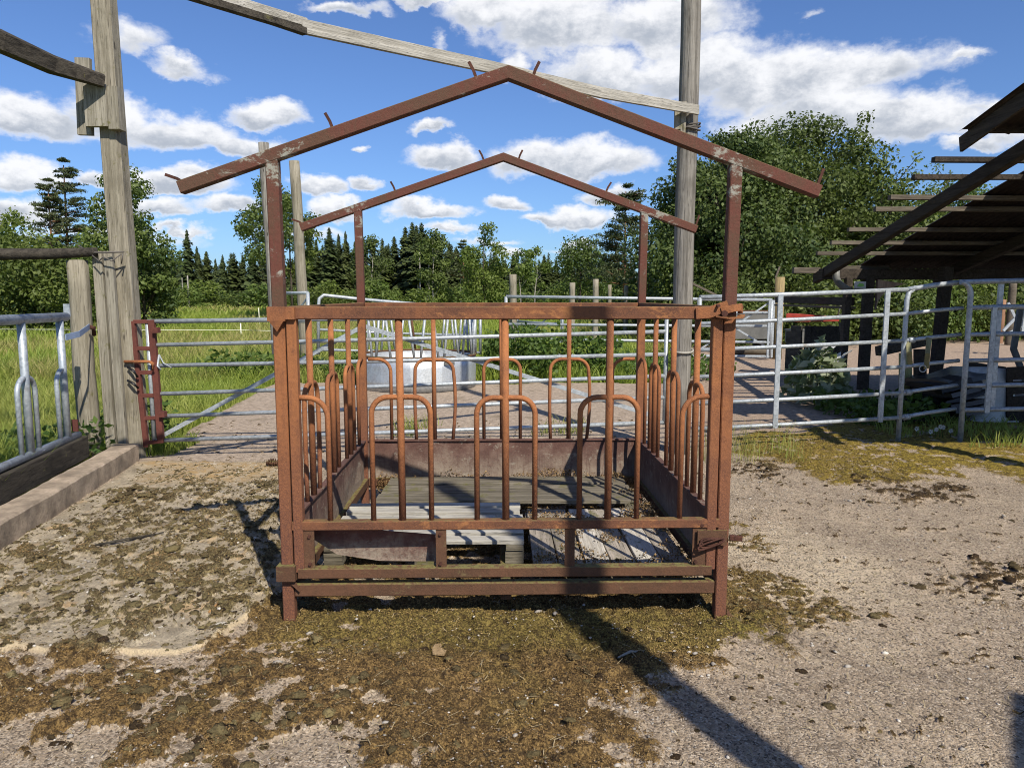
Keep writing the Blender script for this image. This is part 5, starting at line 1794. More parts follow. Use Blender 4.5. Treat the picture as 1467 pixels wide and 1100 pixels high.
# leafy plant, glossy leaf reflections painted in as pale tones, and white foil scraps
dp = thing('dock_plant', 'bushy broad-leaved plant among white foil scraps behind the right gate', 'plant', (4.28, 10.3, 0))
pc_ = Vector((4.28, 10.3, 0.0))
WEED_PALE = mat_leaf('dock_leaf', (0.06, 0.10, 0.03), (0.42, 0.44, 0.32), 0.3, 0.0)
n = 620
th = RNG.uniform(0, 6.28, n)
rr_ = RNG.uniform(0, 1, n) ** .5
zz_ = RNG.uniform(0.03, 1, n) ** 0.8
C_ = np.stack([pc_.x + rr_ * np.cos(th) * 0.50 * (1.1 - .5 * zz_), pc_.y + rr_ * np.sin(th) * 0.5, zz_ * 0.98 * (1 - .4 * rr_)], 1)
me_ = leaf_cloud('foliage', C_, 0.085, WEED_PALE, 0.4, np.clip(RNG.normal(.38, .35, n), 0, 1), as_mesh=True, aspect=0.5)
o = np_obj('foliage', me_, parent=dp)
o.matrix_parent_inverse = Matrix.Translation(-Vector(dp.location))
for k in range(9):
    a = P(random.uniform(1150, 1214), random.uniform(484, 530), pc_.y - random.uniform(-.2, .55))
    sz_ = random.uniform(0.07, 0.15)
    b = MB()
    d1 = Vector((random.uniform(.4, 1), random.uniform(-.3, .3), random.uniform(.3, 1))).normalized() * sz_
    d2 = Vector((random.uniform(-.4, .4), random.uniform(-.6, 0), random.uniform(-.5, .5))).normalized() * sz_ * .38
    p_ = [a - d1, a - d1 * .3 + d2, a + d1 * .5 + d2 * .7, a + d1, a + d1 * .4 - d2, a - d1 * .4 - d2 * .8]
    dn_ = Vector((0, .004, .002))
    b.add(p_ + [q + dn_ for q in p_], [(0, 1, 2, 3, 4, 5), (11, 10, 9, 8, 7, 6)] + [(i, i + 6, (i + 1) % 6 + 6, (i + 1) % 6) for i in range(6)])
    b.build('foil_scrap', WHITE_PLASTIC, origin=(a.x, a.y, a.z), label='torn scrap of white foil caught among the leaves of the broad-leaved plant', cat='scrap', group='foil scraps in the plant')

# black plastic heap, white sack, boarded crate under the shed
bl = thing('plastic_heap', 'heap of folded black plastic sheeting in the shade behind the strapped gates', 'plastic sheeting', G(1360, 600))
for k in range(9):
    f = k / 8
    a = P(lerp(1322, 1345, f) + random.uniform(-6, 6), lerp(548, 590, f), 8.9 + random.uniform(-.2, .3))
    c = P(lerp(1392, 1405, f) + random.uniform(-4, 8), lerp(530, 575, f), 9.1 + random.uniform(-.2, .3))
    m2 = a.lerp(c, .5) + Vector((0, -.06, random.uniform(-.03, .05)))
    MB().sweep([a, m2, c], [(-.28, -.02), (.0, -.035), (.28, -.02), (.26, .03), (.0, .045), (-.26, .03)]).build('fold', BLACK_PLASTIC, bl)
pb_ = P(1362, 602, 9.0)
MB().box((pb_.x + .1, 9.15, .14), (0.9, 0.55, 0.28), jit=0.03).build('base', BLACK_PLASTIC, bl)
ws = thing('white_sack', 'crumpled pale woven sack leaning on the plank crate in the shade', 'sack', G(1418, 600))
ca_ = P(1418, 565, 8.9)
b = MB()
vs, fs = [], []
R1, R2 = 9, 14
for i in range(R1):
    z = -.30 + .62 * i / (R1 - 1)
    for j in range(R2):
        t = 2 * math.pi * j / R2
        w = 0.30 * (1 - 0.25 * (i / (R1 - 1)) ** 2) * (1 + .09 * math.sin(3 * t + i) + random.uniform(-.05, .05))
        vs.append((ca_.x + w * math.copysign(abs(math.cos(t)) ** .6, math.cos(t)), 8.95 + w * .6 * math.sin(t), max(.0, ca_.z + z)))
for i in range(R1 - 1):
    for j in range(R2):
        fs.append((i * R2 + j, i * R2 + (j + 1) % R2, (i + 1) * R2 + (j + 1) % R2, (i + 1) * R2 + j))
fs.append(tuple(range((R1 - 1) * R2, R1 * R2)))
b.add(vs, fs, True)
b.build('bag', WHITE_PLASTIC, ws)
lowz = min(v[2] for v in vs)
if lowz > 0.02:
    MB().box((ca_.x, 8.95, lowz / 2), (0.55, 0.4, lowz)).build('wad', WHITE_PLASTIC, ws)
cr = thing('plank_crate', 'brown plank crate in the shade at the right edge behind the corral panel', 'crate', G(1470, 605))
for k in range(4):
    a, c = P(1443, 535 + k * 21, 8.8), P(1530, 531 + k * 21, 8.8)
    MB().bar([a, c], 0.03, 0.15).build('board', WOOD_SHED, cr)
    MB().bar([(a.x, 8.85, a.z), (a.x, 9.6, a.z)], 0.03, 0.15).build('board', WOOD_SHED, cr)
MB().bar([P(1446, 598, 8.77), P(1446, 527, 8.77)], 0.07, 0.03, up=(0, 1, 0)).build('corner_batten', WOOD_SHED, cr)
bd = thing('board_pile', 'pile of old grey boards lying low in the shade left of the plastic heap', 'boards', G(1320, 612))
for k in range(6):
    a = P(1284 + random.uniform(-8, 8), 603 - k * 6, 8.6 + .12 * k)
    c = P(1378 + random.uniform(-12, 12), 598 - k * 6, 8.9 + .12 * k)
    a.z, c.z = max(.02, a.z), max(.02, c.z)
    MB().bar([a, c], 0.14, 0.028).build('board', WOOD_SHED, bd)
# slanting timber prop and mossy stub by the gate strap
sp = thing('timber_prop', 'dark timber beam leaning low across behind the strapped post', 'beam', G(1290, 560))
MB().bar([P(1258, 503, 9.4), P(1322, 489, 9.6)], 0.10, 0.12).build('beam', WOOD_DARK, sp)
MB().bar([P(1318, 500, 9.6), P(1318, 572, 9.55)], 0.12, 0.12, up=(0, 1, 0)).build('leg', WOOD_SHED, sp)
ms_ = thing('mossy_stub', 'short greenish post stub just right of the strapped gate post', 'post', G(1298, 560))
MB().tube([P(1297, 556, 9.2), P(1297, 506, 9.2)], 0.075, 10, up=(0, 1, 0)).build('shaft', mat_wood('stub_green', (0.34, 0.33, 0.15), (0.2, 0.2, 0.09)), ms_)
# far right: white trestle and hurdle parts
tz = thing('white_trestle', 'white metal trestle leaning at the far right beyond the yard', 'trestle', G(1455, 500))
for a, c in (((1444, 434), (1461, 470)), ((1461, 470), (1440, 480)), ((1458, 452), (1437, 474)), ((1470, 440), (1464, 478))):
    MB().bar([P(a[0], a[1], 19), P(c[0], c[1], 19)], 0.07, 0.05, up=(0, 1, 0)).build('leg', GALV, tz)
MB().bar([P(1462, 440, 12.6), P(1452, 500, 12.4), P(1475, 560, 12.2)], 0.09, 0.06, up=(0, 1, 0)).build('strut', IRON_GREY, tz)
hd = gate('rusty wire-mesh hurdle in the greenery behind the yard on the right', (P(1395, 424, 26).x, 26, 0), (P(1440, 424, 27).x, 27, 0), [.1, .35, .6, .85, 1.1], [.1, .35, .6, .85, 1.1], 0.022, (.33, .66))
pole('pale square post behind the yard at the right edge', (P(1450, 424, 23).x, 23), 2.0, 0.11, 0.11, WOOD_BATTEN, name='fence_post', cat='post')
pole('short reddish post in the greenery near the right edge', (P(1437, 424, 24).x, 24), 1.4, 0.1, 0.1, mat_wood('post_red', (0.33, 0.19, 0.11), (0.2, 0.11, 0.07)), name='fence_post', cat='post')
pl2 = pole('leaning white birch pole in the bushes behind the shed', (P(1350, 424, 26).x, 26), 2.0, 0.1, 0.09, BARK_PALE, lean=(.35, 0), name='birch_pole', cat='pole')

# grey poles and fence posts at the back
pole('darker and nearer of the two tall grey poles behind the left end of the feeder', (P(396, 424, 14.5).x, 14.5), P(383, 205, 14.5).z, 0.115, 0.10, WOOD_POLE, lean=(-.14, 0))
pole('paler tall pole standing right of the darker one behind the feeder', (P(436, 424, 16.2).x, 16.2), P(427, 231, 16.2).z, 0.115, 0.105, WOOD_POST, lean=(-.12, 0))
posts = [(735, 393, 21.5, .13, 'thick square-topped'), (820, 405, 24, .115, 'round grey'), (853.5, 400, 25, .125, 'tallest grey'), (873.5, 408, 27, .085, 'thin pale'), (897, 409, 28, .10, 'round brownish'), (929.5, 415, 30, .085, 'short'), (942.5, 415, 31, .085, 'short')]
for px_, py_, Yp, r_, adj in posts:
    if adj == 'short':
        lab = 'short weathered fence post just left of the tall round pole'
    else:
        lab = f'{adj} wooden fence post behind the far gate in the middle distance'
    pole(lab, (P(px_, 424, Yp).x, Yp), P(px_, py_, Yp).z, r_ * 0.82, r_ * .78, WOOD_POST, name='fence_post', cat='post', n=10, group='fence posts behind the far gate')
lr = thing('leaning_rail', 'pale rail leaning down to the right beside the tall round pole', 'rail', P(1015, 420, 20))
MB().bar([P(985, 403, 20), P(1034, 427, 20)], 0.08, 0.06).build('rail', WOOD_BATTEN, lr)
# electric fence across the meadow
ef = thing('electric_fence', 'thin electric fence tape on slim white stakes across the left meadow', 'fence', G(345, 478))
for px_, yt, yb_, Yp in ((372, 441, 462, 40), (346, 463, 484, 27), (60, 452, 474, 32), (250, 440, 452, 60)):
    MB().tube([P(px_, yb_ + 6, Yp), P(px_ - 1.5, yt, Yp)], 0.022, 6, up=(0, 1, 0)).build('stake', FENCE_TAPE, ef)
MB().tube([P(-60, 471.5, 17), P(180, 472.5, 17), P(346, 473, 17), P(395, 474, 17)], 0.006, 5).build('tape', FENCE_TAPE, ef)

# ------------------------------------------------------------------ small things on the ground
ch = G(630, 938)
t = thing('wood_chip', 'flat tan wood chip lying on the moss in front of the feeder', 'wood chip', ch)
b = MB()
vs = [(ch.x + a_ * .75, ch.y + b_ * .8, c_ * .8 + 0.010) for a_, b_, c_ in ((-.035, -.045, .012), (.03, -.05, .008), (.045, .01, .014), (.02, .05, .02), (-.03, .04, .022), (-.042, .0, .018))]
b.add(vs + [(x_, y_2, z_ + .008) for x_, y_2, z_ in vs], [tuple(range(6))[::-1], tuple(range(6, 12))] + [(i, (i + 1) % 6, (i + 1) % 6 + 6, i + 6) for i in range(6)])
b.build('chip', mat_wood('chip_wood', (0.36, 0.26, 0.145), (0.22, 0.15, 0.08)), t)
s0, s1 = G(885, 948), G(922, 942)
t = thing('stick', 'grey stick lying in the pole shadow on the moss', 'stick', s0)
MB().tube([s0 + Vector((0, 0, .02)), s0.lerp(s1, .5) + Vector((0, .01, .032)), s1 + Vector((0, 0, .024))], 0.007, 6, scales=[.5, 1, .7]).build('twig', WOOD_PLANK, t)
s0, s1 = G(300, 885), G(318, 868)
t = thing('stick', 'small orange splinter at the edge of the slab', 'stick', s0)
MB().tube([s0 + Vector((0, 0, .03)), s1 + Vector((0, 0, .034))], 0.006, 6).build('twig', mat_wood('splinter', (0.42, 0.25, 0.11), (0.3, 0.17, 0.07)), t)
s0, s1 = G(105, 795), G(235, 770)
t = thing('stick', 'long dark thin branch lying across the slab', 'stick', s0)
MB().tube([s0 + Vector((0, 0, .035)), s0.lerp(s1, .5) + Vector((0, -.02, .04)), s1 + Vector((0, 0, .035))], 0.008, 6, scales=[.6, 1, .5]).build('twig', WOOD_DARK, t)
pc2 = G(390, 671)
t = thing('pine_cone', 'dry brown cone lying on the orange strip by the gate', 'cone', pc2)
b = MB()
for k in range(46):
    f = k / 45
    a = k * 2.4
    rr_ = 0.03 * math.sin(math.pi * (0.12 + 0.8 * f))
    c = Vector((pc2.x - .05 + .1 * f, pc2.y + rr_ * math.cos(a), .05 + rr_ * math.sin(a)))
    d = Vector((0.012, rr_ * math.cos(a) * .9, rr_ * math.sin(a) * .9))
    e_ = Vector((.012, -math.sin(a) * .012, math.cos(a) * .012))
    b.add([c - d * .3, c + e_, c + d, c - e_ + Vector((.02, 0, 0))], [(0, 1, 2, 3)])
b.tube([(pc2.x - .05, pc2.y, .05), (pc2.x + .05, pc2.y, .05)], 0.018, 8)
b.build('scales', RUST_LOW, t)

# white daisies by the strapped gate foot
dz_ = thing('daisy_clump', 'few small white daisies in the shade by the strapped gate foot', 'flowers', G(1330, 625))
b, b2 = MB(), MB()
for px_, py_ in ((1313, 614), (1341, 615), (1347, 611), (1351, 612), (1333, 618), (1362, 617)):
    c = P(px_, py_, 7.75)
    b2.tube([(c.x, c.y, 0), (c.x, c.y, c.z)], 0.003, 5, up=(0, 1, 0))
    for k in range(8):
        a = k / 8 * 6.283
        b.add([c, c + Vector((.02 * math.cos(a - .3), -.004, .02 * math.sin(a - .3))), c + Vector((.028 * math.cos(a), -.006, .028 * math.sin(a))), c + Vector((.02 * math.cos(a + .3), -.004, .02 * math.sin(a + .3)))], [(0, 1, 2, 3)])
b.build('petals', WHITE_PLASTIC, dz_)
b2.build('stems', WEED, dz_)
# ------------------------------------------------------------------ trees
def limb_mesh(segs, n=6):
    b = MB()
    for pts, r0, r1 in segs:
        k = len(pts)
        b.tube(pts, r0, n, up=(0.3, 1, 0.1), scales=[lerp(1, r1 / r0, i / (k - 1)) for i in range(k)])
    return b


def broadleaf_parts(H, W, seed, nleaf, leaf, lobes=46, trunk_h=0.18, mat=LEAF_BROAD, shape=1.0, bark=BARK, r_trunk=0.16, lobe_r=(0.13, 0.24), tufts=False, top_pow=1.0):
    """returns (trunk builder, crown mesh): leaf clumps on limbs; local coordinates, base at 0"""
    rs = random.Random(seed)
    rg = np.random.default_rng(seed)
    lob = []
    for i in range(lobes):
        f = rs.random()
        z = H * (trunk_h + (1 - trunk_h) * f ** top_pow)
        prof = math.sin(math.pi * min(1, (0.10 + 0.86 * f))) ** 0.65 * shape + (1 - shape) * (1 - f)
        a = rs.uniform(0, 2 * math.pi)
        rr = W / 2 * prof * math.sqrt(rs.uniform(0.10, 1.0))
        r = rs.uniform(*lobe_r) * W * (0.75 + 0.4 * prof)
        lob.append((rr * math.cos(a), rr * math.sin(a), z - r * 0.2, r))
    for (a, b_, c, r) in list(lob):
        if tufts and c > H * .35 and rs.random() < .12:
            dd = Vector((a, b_, (c - H * .45) * 1.1)).normalized()
            p_ = Vector((a, b_, c)) + dd * r * rs.uniform(.8, 1.25) + Vector((0, 0, r * .35))
            lob.append((p_.x, p_.y, p_.z, r * rs.uniform(.28, .5)))
    segs = [([Vector((0, 0, -0.1)), Vector((rs.uniform(-.02, .02) * H, 0, H * .3)), Vector((rs.uniform(-.03, .03) * H, rs.uniform(-.03, .03) * H, H * .62)), Vector((0, 0, H * .93))], r_trunk, r_trunk * .12)]
    for (a, b_, c, r) in lob[::2]:
        z0 = max(H * .1, c - math.hypot(a, b_) * rs.uniform(.5, 1.0) - .1 * H)
        s = Vector((0, 0, z0))
        e = Vector((a, b_, c))
        segs.append(([s, s.lerp(e, .5) + Vector((0, 0, -.02 * H)), e], r_trunk * .32 * (1 - z0 / H * .6), r_trunk * .05))
    trunk = limb_mesh(segs)
    L_ = np.array(lob)
    w = L_[:, 3] ** 2
    k = rg.choice(len(L_), nleaf, p=w / w.sum())
    d = rg.normal(0, 1, (nleaf, 3))
    d /= np.linalg.norm(d, axis=1)[:, None]
    rad = L_[k, 3] * (0.45 + 0.62 * rg.uniform(0, 1, nleaf) ** 0.6)
    C = L_[k, :3] + d * rad[:, None] * np.array([1.0, 1.0, 0.82])
    # ragged sprays at the rim
    C += rg.normal(0, leaf * 0.9, C.shape)
    C[:, 2] = np.maximum(C[:, 2], 0.05)
    tone = np.clip(0.45 + 0.25 * rg.normal(0, 1, nleaf) + (rg.uniform(-.35, .35, len(L_))[k]), 0, 1)
    global RNG
    keep_, RNG = RNG, rg
    me_ = leaf_cloud('crown', C, leaf, mat, 0.25, tone, as_mesh=True, axis_n=d * 0.9)
    RNG = keep_
    return trunk, me_, bark


def plant_tree(parts, name, label, cat, loc, rotz=0.0, scale=(1, 1, 1), group=None):
    trunk, me_, bark = parts
    t = thing(name, label, cat, (0, 0, 0), group)
    trunk.build('trunk', bark, t)
    np_obj('crown', me_, parent=t)
    t.location = loc
    t.rotation_euler = (0, 0, rotz)
    t.scale = scale
    return t


def spruce_parts(H, W, seed, whorls=40, per=11, mat=NEEDLE, bare=0.08, bark=BARK, droop=0.42, dens=4, thin=1.0):
    rs = np.random.default_rng(seed)
    Vs, tones = [], []
    nb_ = whorls * per
    a_ph = rs.uniform(0, 6.28)
    for i in range(nb_):
        g_ = (i + rs.uniform(0, 1)) / nb_
        f = bare + (1 - bare) * (1 - (1 - g_) ** 1.45 if False else g_ ** 0.92)
        if f > 0.995:
            continue
        q_ = 1 - (f - bare) / (1 - bare)
        rad = W / 2 * q_ ** 0.72 * (0.80 + 0.20 * math.sin(f * 47 + a_ph)) * min(1.0, .62 + (f - bare) * 4) + 0.012 * W
        a = i * 2.39996 + rs.uniform(-.3, .3)
        L = rad * rs.uniform(0.6, 1.15)
        ca, sa = math.cos(a), math.sin(a)
        z0 = f * H + 0.02 * H * q_
        zz = lambda t: z0 - droop * L * t * (1.15 - .35 * t)
        for q in range(dens):
            t0 = max(0.0, (q - .4 + rs.uniform(0, .6)) / dens)
            t1 = min(1.1, t0 + rs.uniform(.32, .55))
            s_ = rs.uniform(-1, 1)
            w = (L * 0.36 * (1.2 - t0) + 0.016 * H * q_ ** .5) * thin
            b0 = np.array([ca * L * t0, sa * L * t0, zz(t0)])
            b1 = np.array([ca * L * t1 - sa * w * .7 * s_, sa * L * t1 + ca * w * .7 * s_, zz(t1) - rs.uniform(0.0, .22) * L - .004 * H])
            sd_ = np.array([-sa, ca, rs.uniform(-.7, .0)]) * w * rs.uniform(.55, 1)
            mid = b0 * .45 + b1 * .55
            Vs += [b0, mid + sd_, b1, mid - sd_ + np.array([0, 0, -0.02 * H * rs.uniform(0, 1) * q_])]
            tones += [np.clip(rs.normal(.35, .22) + .25 * t0, 0, 1)] * 4
    V = np.array(Vs)
    me_ = np_mesh('crown', V, np.arange(len(V)).reshape(-1, 4), mat, False, {'tone': np.array(tones)})
    b = MB()
    b.tube([(0, 0, -.1), (0, 0, H * .5), (0, 0, H * .97)], 0.011 * H, 7, up=(0, 1, 0), scales=[1, .65, .1])
    return b, me_, bark


def pine_parts(H, W, seed, start=0.42, lay=17, leaf=0.15, nleaf=5200, taper=0.6):
    rs = random.Random(seed)
    rg = np.random.default_rng(seed)
    segs = [([Vector((0, 0, -.1)), Vector((.01 * H, 0, H * .5)), Vector((0, 0, H * .97))], .013 * H, .003 * H)]
    cl_ = []
    for i in range(lay):
        f = (i + rs.random()) / lay
        z = H * (start + (1 - start) * f)
        rad = W / 2 * (1 - f) ** taper + .06 * W
        for k in range(rs.choice((3, 4, 4, 5))):
            a = rs.uniform(0, 6.28)
            L = rad * rs.uniform(.45, 1.12)
            e = Vector((L * math.cos(a), L * math.sin(a), z + L * rs.uniform(-.02, .22)))
            segs.append(([Vector((0, 0, z - .06 * L)), e], .004 * H * (1.1 - f), .001 * H))
            for m_ in range(3):
                p = Vector((0, 0, z)).lerp(e, .5 + .28 * m_)
                cl_.append((p.x, p.y, p.z + .02 * W, L * rs.uniform(.16, .30) + .03 * W))
    L_ = np.array(cl_)
    k = rg.integers(0, len(L_), nleaf)
    C = L_[k, :3] + rg.normal(0, .5, (nleaf, 3)) * L_[k, 3][:, None] * np.array([1, 1, .30])
    global RNG
    keep_, RNG = RNG, rg
    me_ = leaf_cloud('crown', C, leaf, NEEDLE_PINE, 0.5, np.clip(rg.normal(.4, .25, nleaf), 0, 1), as_mesh=True, aspect=0.3)
    RNG = keep_
    return limb_mesh(segs), me_, BARK_PINE


def spot(px, Y):
    return (P(px, 424, Y).x, Y, 0)


def hgt(py, Y):
    return P(733, py, Y).z


# --- the big dense trees on the right
big = [('broadleaf_tree', 'tallest dense dark green tree on the right, rising behind the feeder roof and the shed', 1138, 29, 186, 8.6, 66000, 201, LEAF_DARK),
       ('broadleaf_tree', 'bushy dark tree filling the gap between the tall round pole and the tallest tree', 1043, 26, 196, 6.2, 44000, 202, LEAF_DARK),
       ('broadleaf_tree', 'maple-like tree to the right of the tallest tree, above the stripped laths', 1255, 27, 238, 5.4, 24000, 203, LEAF_BROAD),
       ('broadleaf_tree', 'lower round tree at the left edge of the dense right-hand group', 985, 28, 262, 3.4, 13000, 204, LEAF_BROAD),
       ('broadleaf_tree', 'tree just behind the tallest one, filling out its left shoulder', 1085, 33, 190, 7.5, 24000, 205, LEAF_BROAD),
       ('broadleaf_tree', 'light tree top showing through the laths of the shed roof', 1370, 34, 262, 6.5, 14000, 206, LEAF_LIGHT)]
for nm, lab, px_, Yt, top, Wt, nl, sd_, mt in big:
    Ht = hgt(top, Yt)
    plant_tree(broadleaf_parts(Ht, Wt, sd_, nl, 0.070, lobes=100, trunk_h=0.06, mat=mt, tufts=True, lobe_r=(.06, .15), r_trunk=.2, shape=.85), nm, lab, 'tree', spot(px_, Yt), rotz=sd_)

# --- bushes under and behind the shed
bproto = [broadleaf_parts(1.0, 1.25, 300 + i, 3600, 0.028, lobes=26, trunk_h=0.02, mat=m_, lobe_r=(.16, .26), r_trunk=.02) for i, m_ in enumerate((LEAF_DARK, LEAF_BROAD, LEAF_LIGHT))]
bush0 = []
BUSH = [(0, 1075, 24, 372, 1.0), (1, 1160, 23, 385, 1.1), (0, 1215, 25, 372, 1.1), (1, 1290, 24, 388, 1.0), (2, 1340, 25, 392, .9), (0, 1395, 27, 372, 1.2), (1, 1440, 28, 378, 1.2), (2, 1420, 25, 408, .8), (0, 1490, 27, 370, 1.3),
        (1, 985, 25, 380, 1.0), (0, 930, 30, 385, 1.1), (1, 1040, 22, 398, .9), (0, 1110, 26, 350, 1.2), (0, 1340, 32, 340, 1.3)]
LABB = ['dark leafy bush in the thicket behind the shed and the right-hand gates', 'mid green leafy bush in the thicket behind the shed and the right-hand gates', 'yellowish green bush in the thicket behind the shed']
for i, (k, px_, Yb, top, ws_) in enumerate(BUSH):
    Hb = hgt(top, Yb)
    if len(bush0) < 3 and not any(b_[0] == k for b_ in bush0):
        t = plant_tree(bproto[k], 'bush', LABB[k], 'bush', spot(px_, Yb), i, (Hb * ws_, Hb * ws_, Hb), 'bushes behind the shed, ' + ('dark', 'mid green', 'yellowish')[k])
        bush0.append((k, t))
    else:
        src = [b_[1] for b_ in bush0 if b_[0] == k][0]
        copy_thing(src, spot(px_, Yb), i * 1.7, (Hb * ws_, Hb * ws_, Hb))
bush_src = {k: t for k, t in bush0}
# green thicket mass filling below the crowns
n = 42000
X = RNG.uniform(5.2, 27, n)
Y = 24 + RNG.uniform(0, 1, n) * 12
ok = (X > 0.16 * Y + 1.2) & (X < 0.95 * Y)
X, Y = X[ok], Y[ok]
hz = (0.8 + 1.7 * fbm(X * .5, Y * .5, 141, 3)) * RNG.uniform(0, 1, len(X)) ** .6
leaf_cloud('undergrowth', np.stack([X, Y, hz], 1), 0.075, LEAF_DARK, .2, np.clip(RNG.normal(.12, .2, len(X)), 0, 1), kind='stuff')

# --- scattered individual trees
def one(label, name, cat, px_, Y_, top, Wt, kind, seed, **kw):
    Ht = hgt(top, Y_)
    if kind == 'pine':
        pr = pine_parts(Ht, Wt, seed, **kw)
    elif kind == 'spruce':
        pr = spruce_parts(Ht, Wt, seed, **kw)
    else:
        pr = broadleaf_parts(Ht, Wt, seed, **kw)
    return plant_tree(pr, name, label, cat, spot(px_, Y_), seed * .7)


one('taller of the two pines left of the leaning post', 'pine_tree', 'pine tree', 104, 62, 230, 3.9, 'pine', 401, start=.42)
one('lower pine to the left of the taller one, near the left edge', 'pine_tree', 'pine tree', 80, 60, 258, 3.3, 'pine', 402, start=.46)
one('flat-branched pine showing above the rear feeder roof, left of the dense trees', 'pine_tree', 'pine tree', 893, 40, 268, 3.8, 'pine', 403, start=.30, nleaf=8000, leaf=.11, taper=.45)
one('slender open-crowned aspen right behind the leaning post', 'aspen_tree', 'tree', 183, 36, 242, 3.0, 'b', 404, nleaf=4200, leaf=.09, lobes=26, trunk_h=.35, lobe_r=(.10, .2), mat=LEAF_BROAD, r_trunk=.1)
one('round bushy tree at the meadow edge, right of the leaning post', 'broadleaf_tree', 'tree', 206, 38, 322, 3.0, 'b', 405, nleaf=7500, leaf=.1, lobes=34, trunk_h=.06, mat=LEAF_BROAD, r_trunk=.1)
one('leafy tree behind the leaning post at mid height', 'broadleaf_tree', 'tree', 150, 40, 330, 4.0, 'b', 406, nleaf=6500, leaf=.1, lobes=30, trunk_h=.06, mat=LEAF_LIGHT, r_trunk=.1)
one('pale birch with a white stem near the left edge', 'birch_tree', 'birch', 28, 33, 308, 3.4, 'b', 407, nleaf=7000, leaf=.085, lobes=34, trunk_h=.1, mat=LEAF_LIGHT, bark=BARK_PALE, r_trunk=.07)
one('broad bushy sallow on the meadow at the far left', 'broadleaf_tree', 'tree', 60, 30, 350, 4.2, 'b', 408, nleaf=9000, leaf=.085, lobes=36, trunk_h=.03, mat=LEAF_BROAD, r_trunk=.08)
one('dense bush cut by the left edge of the picture', 'broadleaf_tree', 'tree', -20, 31, 330, 4.4, 'b', 409, nleaf=8000, leaf=.085, lobes=36, trunk_h=.03, mat=LEAF_BROAD, r_trunk=.08)
one('tall loose aspen behind the two grey poles', 'aspen_tree', 'tree', 385, 48, 262, 4.0, 'b', 410, nleaf=5200, leaf=.105, lobes=28, trunk_h=.42, lobe_r=(.11, .2), mat=LEAF_BROAD, r_trunk=.12)
one('aspen crown right of the paler grey pole', 'aspen_tree', 'tree', 418, 52, 285, 3.6, 'b', 411, nleaf=4500, leaf=.105, lobes=24, trunk_h=.4, lobe_r=(.12, .2), mat=LEAF_BROAD, r_trunk=.1)
one('light green birch standing alone in front of the forest, left of the rear roof ridge', 'birch_tree', 'birch', 694, 52, 320, 3.6, 'b', 412, nleaf=5600, leaf=.1, lobes=34, trunk_h=.06, lobe_r=(.10, .19), mat=LEAF_LIGHT, r_trunk=.08, shape=.8)
one('drooping birch rising above the low forest in the middle right', 'birch_tree', 'birch', 830, 66, 343, 5.4, 'b', 413, nleaf=6500, leaf=.115, lobes=36, trunk_h=.04, mat=LEAF_BROAD, r_trunk=.09, shape=.75)
one('thin young birch with a white stem between the fence posts, the taller one', 'birch_tree', 'birch', 766, 60, 350, 1.9, 'b', 414, nleaf=1700, leaf=.1, lobes=14, trunk_h=.35, lobe_r=(.14, .26), mat=LEAF_LIGHT, bark=BARK_PALE, r_trunk=.07)
one('thin young birch left of the taller thin birch', 'birch_tree', 'birch', 746, 58, 362, 1.9, 'b', 415, nleaf=1200, leaf=.1, lobes=12, trunk_h=.45, lobe_r=(.14, .26), mat=LEAF_LIGHT, bark=BARK_PALE, r_trunk=.06)
one('grey-green aspen in the forest edge, right of the darkest spruces', 'aspen_tree', 'tree', 620, 78, 330, 3.4, 'b', 416, nleaf=3200, leaf=.14, lobes=24, trunk_h=.3, mat=LEAF_BROAD, bark=BARK_PALE, r_trunk=.1)

one('dark green aspen among the spruces, left of the rear feeder post', 'aspen_tree', 'tree', 532, 86, 340, 4.4, 'b', 417, nleaf=3600, leaf=.15, lobes=26, trunk_h=.25, mat=LEAF_DARK, bark=BARK_PALE, r_trunk=.1)
one('tall irregular pine poking out of the forest, left of the light birch', 'pine_tree', 'pine tree', 664, 84, 346, 3.6, 'pine', 420, start=.4, nleaf=3200, leaf=.16)

# --- the spruce forest behind the meadow
sp_proto = [spruce_parts(1.0, .46, 501, bare=.04), spruce_parts(1.0, .40, 502, bare=.10), spruce_parts(1.0, .38, 503, whorls=34, bare=.36, bark=BARK_PALE), spruce_parts(1.0, .54, 504, bare=.03, thin=1.1)]
SP_LAB = ['dark full spruce in the forest edge behind the meadow', 'slim dark spruce in the forest edge behind the meadow', 'high-crowned spruce with a bare pale stem in the forest edge', 'wide young spruce in the forest edge behind the meadow']
SP_GRP = ['full spruces of the forest edge', 'slim spruces of the forest edge', 'bare-stemmed spruces of the forest edge', 'wide spruces of the forest edge']
sp_src = {}


def spruce(k, px_, Y_, top, wmul=1.0, rot=0.0, label=None):
    Hs = hgt(top, Y_)
    if k not in sp_src:
        t = plant_tree(sp_proto[k], 'spruce_tree', SP_LAB[k], 'spruce', spot(px_, Y_), rot, (Hs * wmul, Hs * wmul, Hs), SP_GRP[k])
        sp_src[k] = t
    else:
        t = copy_thing(sp_src[k], spot(px_, Y_), rot, (Hs * wmul, Hs * wmul, Hs), label=SP_LAB[k])
    if label:
        t['label'] = label
        del t['group']
    return t


